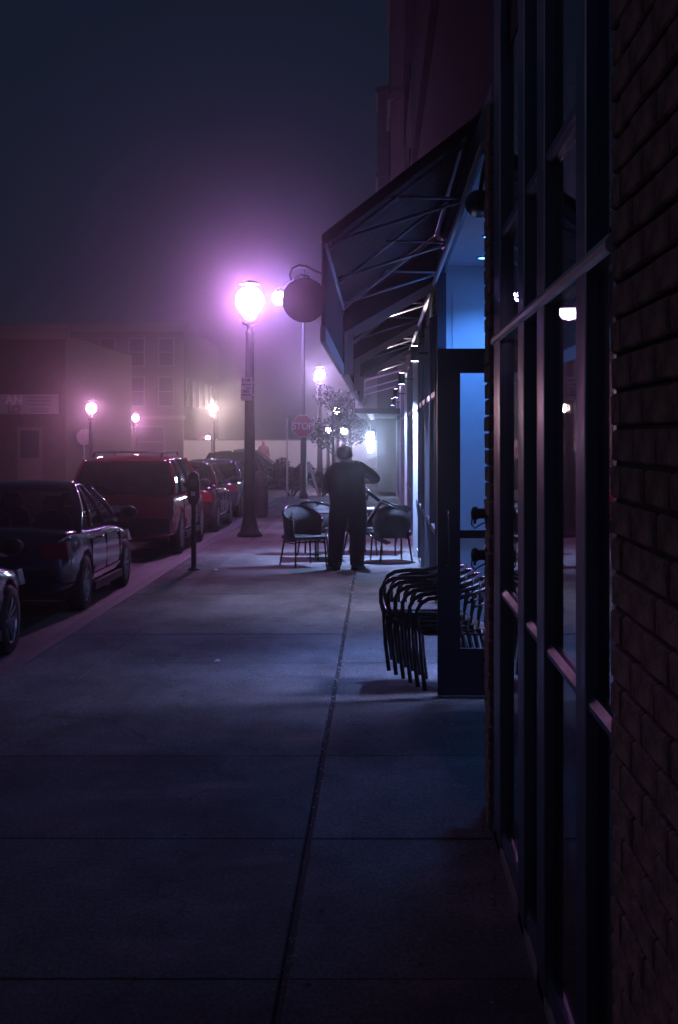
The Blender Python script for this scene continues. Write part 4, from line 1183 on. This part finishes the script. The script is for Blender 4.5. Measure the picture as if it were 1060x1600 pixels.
def tree(loc, h, cr, n, label, seed):
    rr = random.Random(seed)
    t = empty('street_tree', loc); tag(t, label, 'tree', 'young street trees')
    tr = MB(); tr.tube([(0,0,0),(0.03,0,h*0.3),(-0.02,0.02,h*0.55),(0.03,0,h*0.92)], [0.075,0.06,0.045,0.012], 8)
    blobs = []
    for k in range(16):
        a = rr.uniform(0,2*PI); f = rr.uniform(.38,.9); l = cr*rr.uniform(.5,1.0)*(1.15-f*0.6)
        p0 = Vector((0,0,h*f*0.85)); p1 = p0 + Vector((math.cos(a)*l, math.sin(a)*l, l*0.75))
        tr.tube([p0, p0.lerp(p1,.5)+Vector((0,0,-.04)), p1], [0.022,0.015,0.006], 5)
        blobs.append((p1.x,p1.y,p1.z,cr*rr.uniform(.22,.4)))
        q = p0.lerp(p1,.6); blobs.append((q.x,q.y,q.z,cr*rr.uniform(.15,.3)))
    tr.build('trunk', M_BARK, t)
    leaf_mesh('crown', blobs, n, 0.048, M_LEAF, seed, t)
    return t
tree((W(520,775,45.2)[0], 45.3, 0.0), 3.75, 0.95, 2600, 'thin leafed street tree right of the stop sign', 3)
tree((W(548,760,62)[0], 61.0, 0.0), 4.6, 1.1, 1900, 'faint farther street tree above the standing man', 5)
def bush(loc, rx, h, n, label, seed):
    rr = random.Random(seed); t = empty('bush', loc); tag(t, label, 'bush', 'bushes at the corner')
    st = MB(); blobs = []
    for k in range(9):
        a = rr.uniform(0,2*PI); l = rx*rr.uniform(.2,.75); z = h*rr.uniform(.3,.8)
        p = (math.cos(a)*l, math.sin(a)*l, z); st.tube([(p[0]*.2,p[1]*.2,0),(p[0]*.7,p[1]*.7,z*.6),p],[.02,.014,.006],5)
        blobs.append((*p, rx*rr.uniform(.35,.55)))
    st.build('stem', M_BARK, t); leaf_mesh('foliage', blobs, n, 0.05, M_LEAF, seed, t)
bush((W(455,775,45)[0], 45.2, 0.0), 0.62, 1.25, 4200, 'round dark bush at the foot of the stop sign post', 11)
bush((W(506,770,47)[0], 45.0, 0.0), 0.50, 0.85, 2600, 'low bush right of the stop sign post', 12)

# ================================================================== FAR BUILDINGS
M_FBRICK = mat('far_brick', (0.06,0.042,0.04), .85, var=.3, scale=3, bump=.4)
M_FGLASS = mat('far_window_glass', (.03,.03,.04), .08, .0)
M_TRIM = mat('far_trim', (.12,.10,.10), .7)
def window(parent, x0, x1, z0, z1, yv, glass=M_FGLASS, bars=1):
    f = MB(); q = 0.07
    f.box(x0-q,x1+q,yv-0.06,yv-0.002,z1,z1+q); f.box(x0-q,x1+q,yv-0.10,yv-0.002,z0-q,z0); f.box(x0-q,x0,yv-0.06,yv-0.002,z0,z1); f.box(x1,x1+q,yv-0.06,yv-0.002,z0,z1)
    fo = f.build('window', M_TRIM, parent)
    MB().box(x0,x1,yv-0.02,yv-0.004,z0,z1).build('pane', glass, fo)
    if bars:
        b = MB(); b.box(x0,x1,yv-0.04,yv-0.021,(z0+z1)/2-0.03,(z0+z1)/2+0.03); b.build('glazing_bar', M_TRIM, fo)
bA = empty('brick_shop', (-20, 60, 0)); bA.location = (0,0,0); tag(bA, 'dark brick shop with a pale lettered sign band at the left edge', 'building')
YA = 60.0
MB().box(-28,-13.2,YA,YA+16,0,6.2).build('wall', M_FBRICK, bA)
MB().box(-28.1,-13.05,YA-0.14,YA-0.002,6.0,6.45).build('cornice', M_TRIM, bA)
sgn = MB().cbox(-21.5,-13.5,YA-0.12,YA-0.002,2.85,3.68,0.02).build('sign_band', mat('sign_band_white', (.22,.2,.22), .6, var=.1), bA)
M_LET = mat('sign_letter_dark', (.10,.085,.105), .6)
text_mesh('lettering', 'AN', 0.50, 0.01, mat('sign_letter_pale', (.42,.38,.42), .6), sgn, (-15.35,YA-0.135,3.42), bold=.02)
text_mesh('lettering', 'LO', 0.42, 0.01, M_LET, sgn, (-15.35,YA-0.135,3.03), bold=.02)
for k, z in enumerate((3.55,3.40,3.25,3.05,2.95)):
    MB().box(-14.85 + 0.05*k,-13.75-0.04*k,YA-0.128,YA-0.122,z-0.02,z+0.02).build('small_print', M_LET, sgn)
x0, _ = W(28,0,YA); x1, _ = W(66,0,YA)
dA = MB(); dA.box(x0,x0+0.12,YA-0.06,YA-0.002,0,2.15); dA.box(x1-0.12,x1,YA-0.06,YA-0.002,0,2.15); dA.box(x0,x1,YA-0.07,YA-0.002,2.15,2.3); dA.box(x0+0.12,x1-0.12,YA-0.04,YA-0.002,0,1.0)
dA = dA.build('door', M_TRIM, bA); MB().box(x0+0.12,x1-0.12,YA-0.02,YA-0.004,1.0,2.15).build('pane', M_FGLASS, dA)
for k in range(4): window(bA, -27+k*2.6, -25.4+k*2.6, 0.9, 2.3, YA)
bB = empty('row_building', (0,0,0)); tag(bB, 'taller dark building row with narrow windows and ledge behind the SUV', 'building')
YB = 92.0
MB().box(-27,-12.6,YB,YB+20,0,9.0).build('wall', mat('row_plaster', (.06,.045,.05), .85, var=.25, scale=1.2), bB)
MB().box(-27.1,-12.45,YB-0.25,YB-0.002,3.0,3.25).build('ledge', M_TRIM, bB)
MB().box(-27.2,-12.35,YB-0.35,YB-0.002,8.7,9.2).build('cornice', M_TRIM, bB)
for k in range(7): window(bB, -25.6+k*1.9, -24.7+k*1.9, 3.9, 5.7, YB); window(bB, -25.6+k*1.9, -24.7+k*1.9, 6.5, 8.2, YB)
for k in range(4): window(bB, -24.5+k*2.9, -22.6+k*2.9, 0.6, 2.5, YB)
# the row's street side, its windows lit by the lamp
for k in range(5):
    b = MB().box(-12.6,-12.54,YB+1+k*3.4,YB+2.1+k*3.4,3.9,5.7).build('window', M_TRIM, bB)
    MB().box(-12.545,-12.52,YB+1.08+k*3.4,YB+2.02+k*3.4,4.0,5.6).build('pane', M_FGLASS, b)
wl = empty('low_wall', (0,0,0)); tag(wl, 'long low pale wall closing the street in the fog', 'wall')
MB().box(-11.8,7.0,86,86.3,0,1.66).build('panel', mat('pale_wall', (.5,.48,.55), .8, var=.1, scale=.6), wl)
MB().box(-11.85,7.05,85.95,86.35,1.662,1.74).build('coping', M_TRIM, wl)
# neighbour that steps out to the sidewalk, with light box and canopy lights
nb = empty('corner_shop', (0,0,0)); tag(nb, 'pale lit corner shop at the far end of the storefront', 'building')
MB().box(-0.05,5,48.6,56,0,4.6).build('wall', mat('corner_plaster', (.07,.058,.055), .8, var=.12, scale=1), nb)
MB().box(-0.62,0.55,36.4,48.58,2.50,2.62).build('canopy', M_VAL, nb)
for yv in (36.6, 42.5, 48.2):
    MB().box(-0.60,-0.54,yv,yv+0.06,2.62,3.3).build('canopy_hanger', M_STRUT, nb)
    MB().bar((-0.57,yv+0.03,3.28),(0.585,yv+0.03,3.6),0.04).build('canopy_stay', M_STRUT, nb)
for i, yv in enumerate((37.2, 39.4, 41.8, 44.4, 47.2)):
    t = empty('canopy_light', (-0.22, yv, 2.498)); tag(t, 'round light under the far canopy, %s from the man' % ('first','second','third','fourth','fifth')[i], 'ceiling light', 'lights under the far canopy')
    MB().lathe([(0.10,0.0),(0.10,-0.02),(0.085,-0.03)], n=12).build('ring', M_STRUT, t)
    MB().lathe([(0.001,-0.034),(0.084,-0.032)], n=12).build('lens', emit('canopy_emit', (0.8,0.86,1.0), 6), t)
t = empty('light_box', (W(579,690,46.5)[0], 46.5, W(579,690,46.5)[1])); tag(t, 'glowing white vertical light box above the far end of the sidewalk', 'light box')
MB().lathe([(0.001,-0.36),(0.06,-0.34),(0.115,-0.2),(0.12,0.2),(0.10,0.3),(0.001,0.31)], n=12).build('lamp_tube', emit('lightbox_emit', (0.5,0.68,1.0), 170), t)
MB().lathe([(0.13,0.315),(0.13,0.36),(0.03,0.38)], n=12).build('cap', M_STRUT, t)
MB().tube([(0,0,0.38),(0,0,0.60)], 0.012, 6).build('hanger', M_STRUT, t)

# ================================================================== LITTER AND GRIT ON THE WALK
rr = random.Random(21); b = MB()
for k in range(900):
    w_ = rr.random()
    if w_ < 0.40: x = -0.333 + rr.gauss(0, 0.03)
    elif w_ < 0.60: x = -2.93 + abs(rr.gauss(0, 0.12))
    elif w_ < 0.75: x = 0.50 - abs(rr.gauss(0, 0.07))
    else: x = rr.uniform(-2.9, 0.5)
    y = rr.uniform(3.5, 24); r = rr.uniform(0.003, 0.009) * (1.6 if rr.random() < 0.05 else 1)
    z = 0.003; a = rr.uniform(0, PI)
    vs = [(x + r*math.cos(a + q*2*PI/5)*rr.uniform(.6,1.4), y + r*math.sin(a + q*2*PI/5)*rr.uniform(.6,1.4), z) for q in range(5)] + [(x, y, z + r*0.8)]
    b.add(vs, [(i, (i+1) % 5, 5) for i in range(5)])
kind(b.build('grit', mat('grit', (.45,.42,.42), .6)), 'stuff')
for i, (px, py, lab) in enumerate(((338, 892, 'tiny pale crumpled paper scrap near the parking meter'), (340, 1035, 'pale crumpled paper scrap lying mid sidewalk before the chairs'))):
    d = 2222*EYE/(py - 682); x = (px - 592)/2222*d
    b = MB(); vs = []; fs = []
    for a in range(4):
        for c in range(4): vs.append((x + (a-1.5)*0.018 + rr.uniform(-.006,.006), d + (c-1.5)*0.022 + rr.uniform(-.006,.006), 0.006 + rr.uniform(0, .022)))
    for a in range(3):
        for c in range(3): fs.append((a*4+c, a*4+c+1, (a+1)*4+c+1, (a+1)*4+c))
    tag(b.add(vs, fs).build('paper_scrap', mat('paper', (.75,.72,.72), .7)), lab, 'litter')

# ================================================================== HAZE
hz = MB().box(-58, 40, -14, 150, -1.2, 14.5).build('haze', M_BLACK)
m = bpy.data.materials.new('haze_air'); m.use_nodes = True
nt = m.node_tree; nt.nodes.remove(nt.nodes['Principled BSDF'])
pv = nt.nodes.new('ShaderNodeVolumePrincipled')
pv.inputs['Color'].default_value = (0.92, 0.93, 1.0, 1)
pv.inputs['Density'].default_value = 0.0036
pv.inputs['Anisotropy'].default_value = 0.958
nt.links.new(pv.outputs[0], nt.nodes['Material Output'].inputs['Volume'])
hz.data.materials.clear(); hz.data.materials.append(m)
kind(hz, 'stuff')
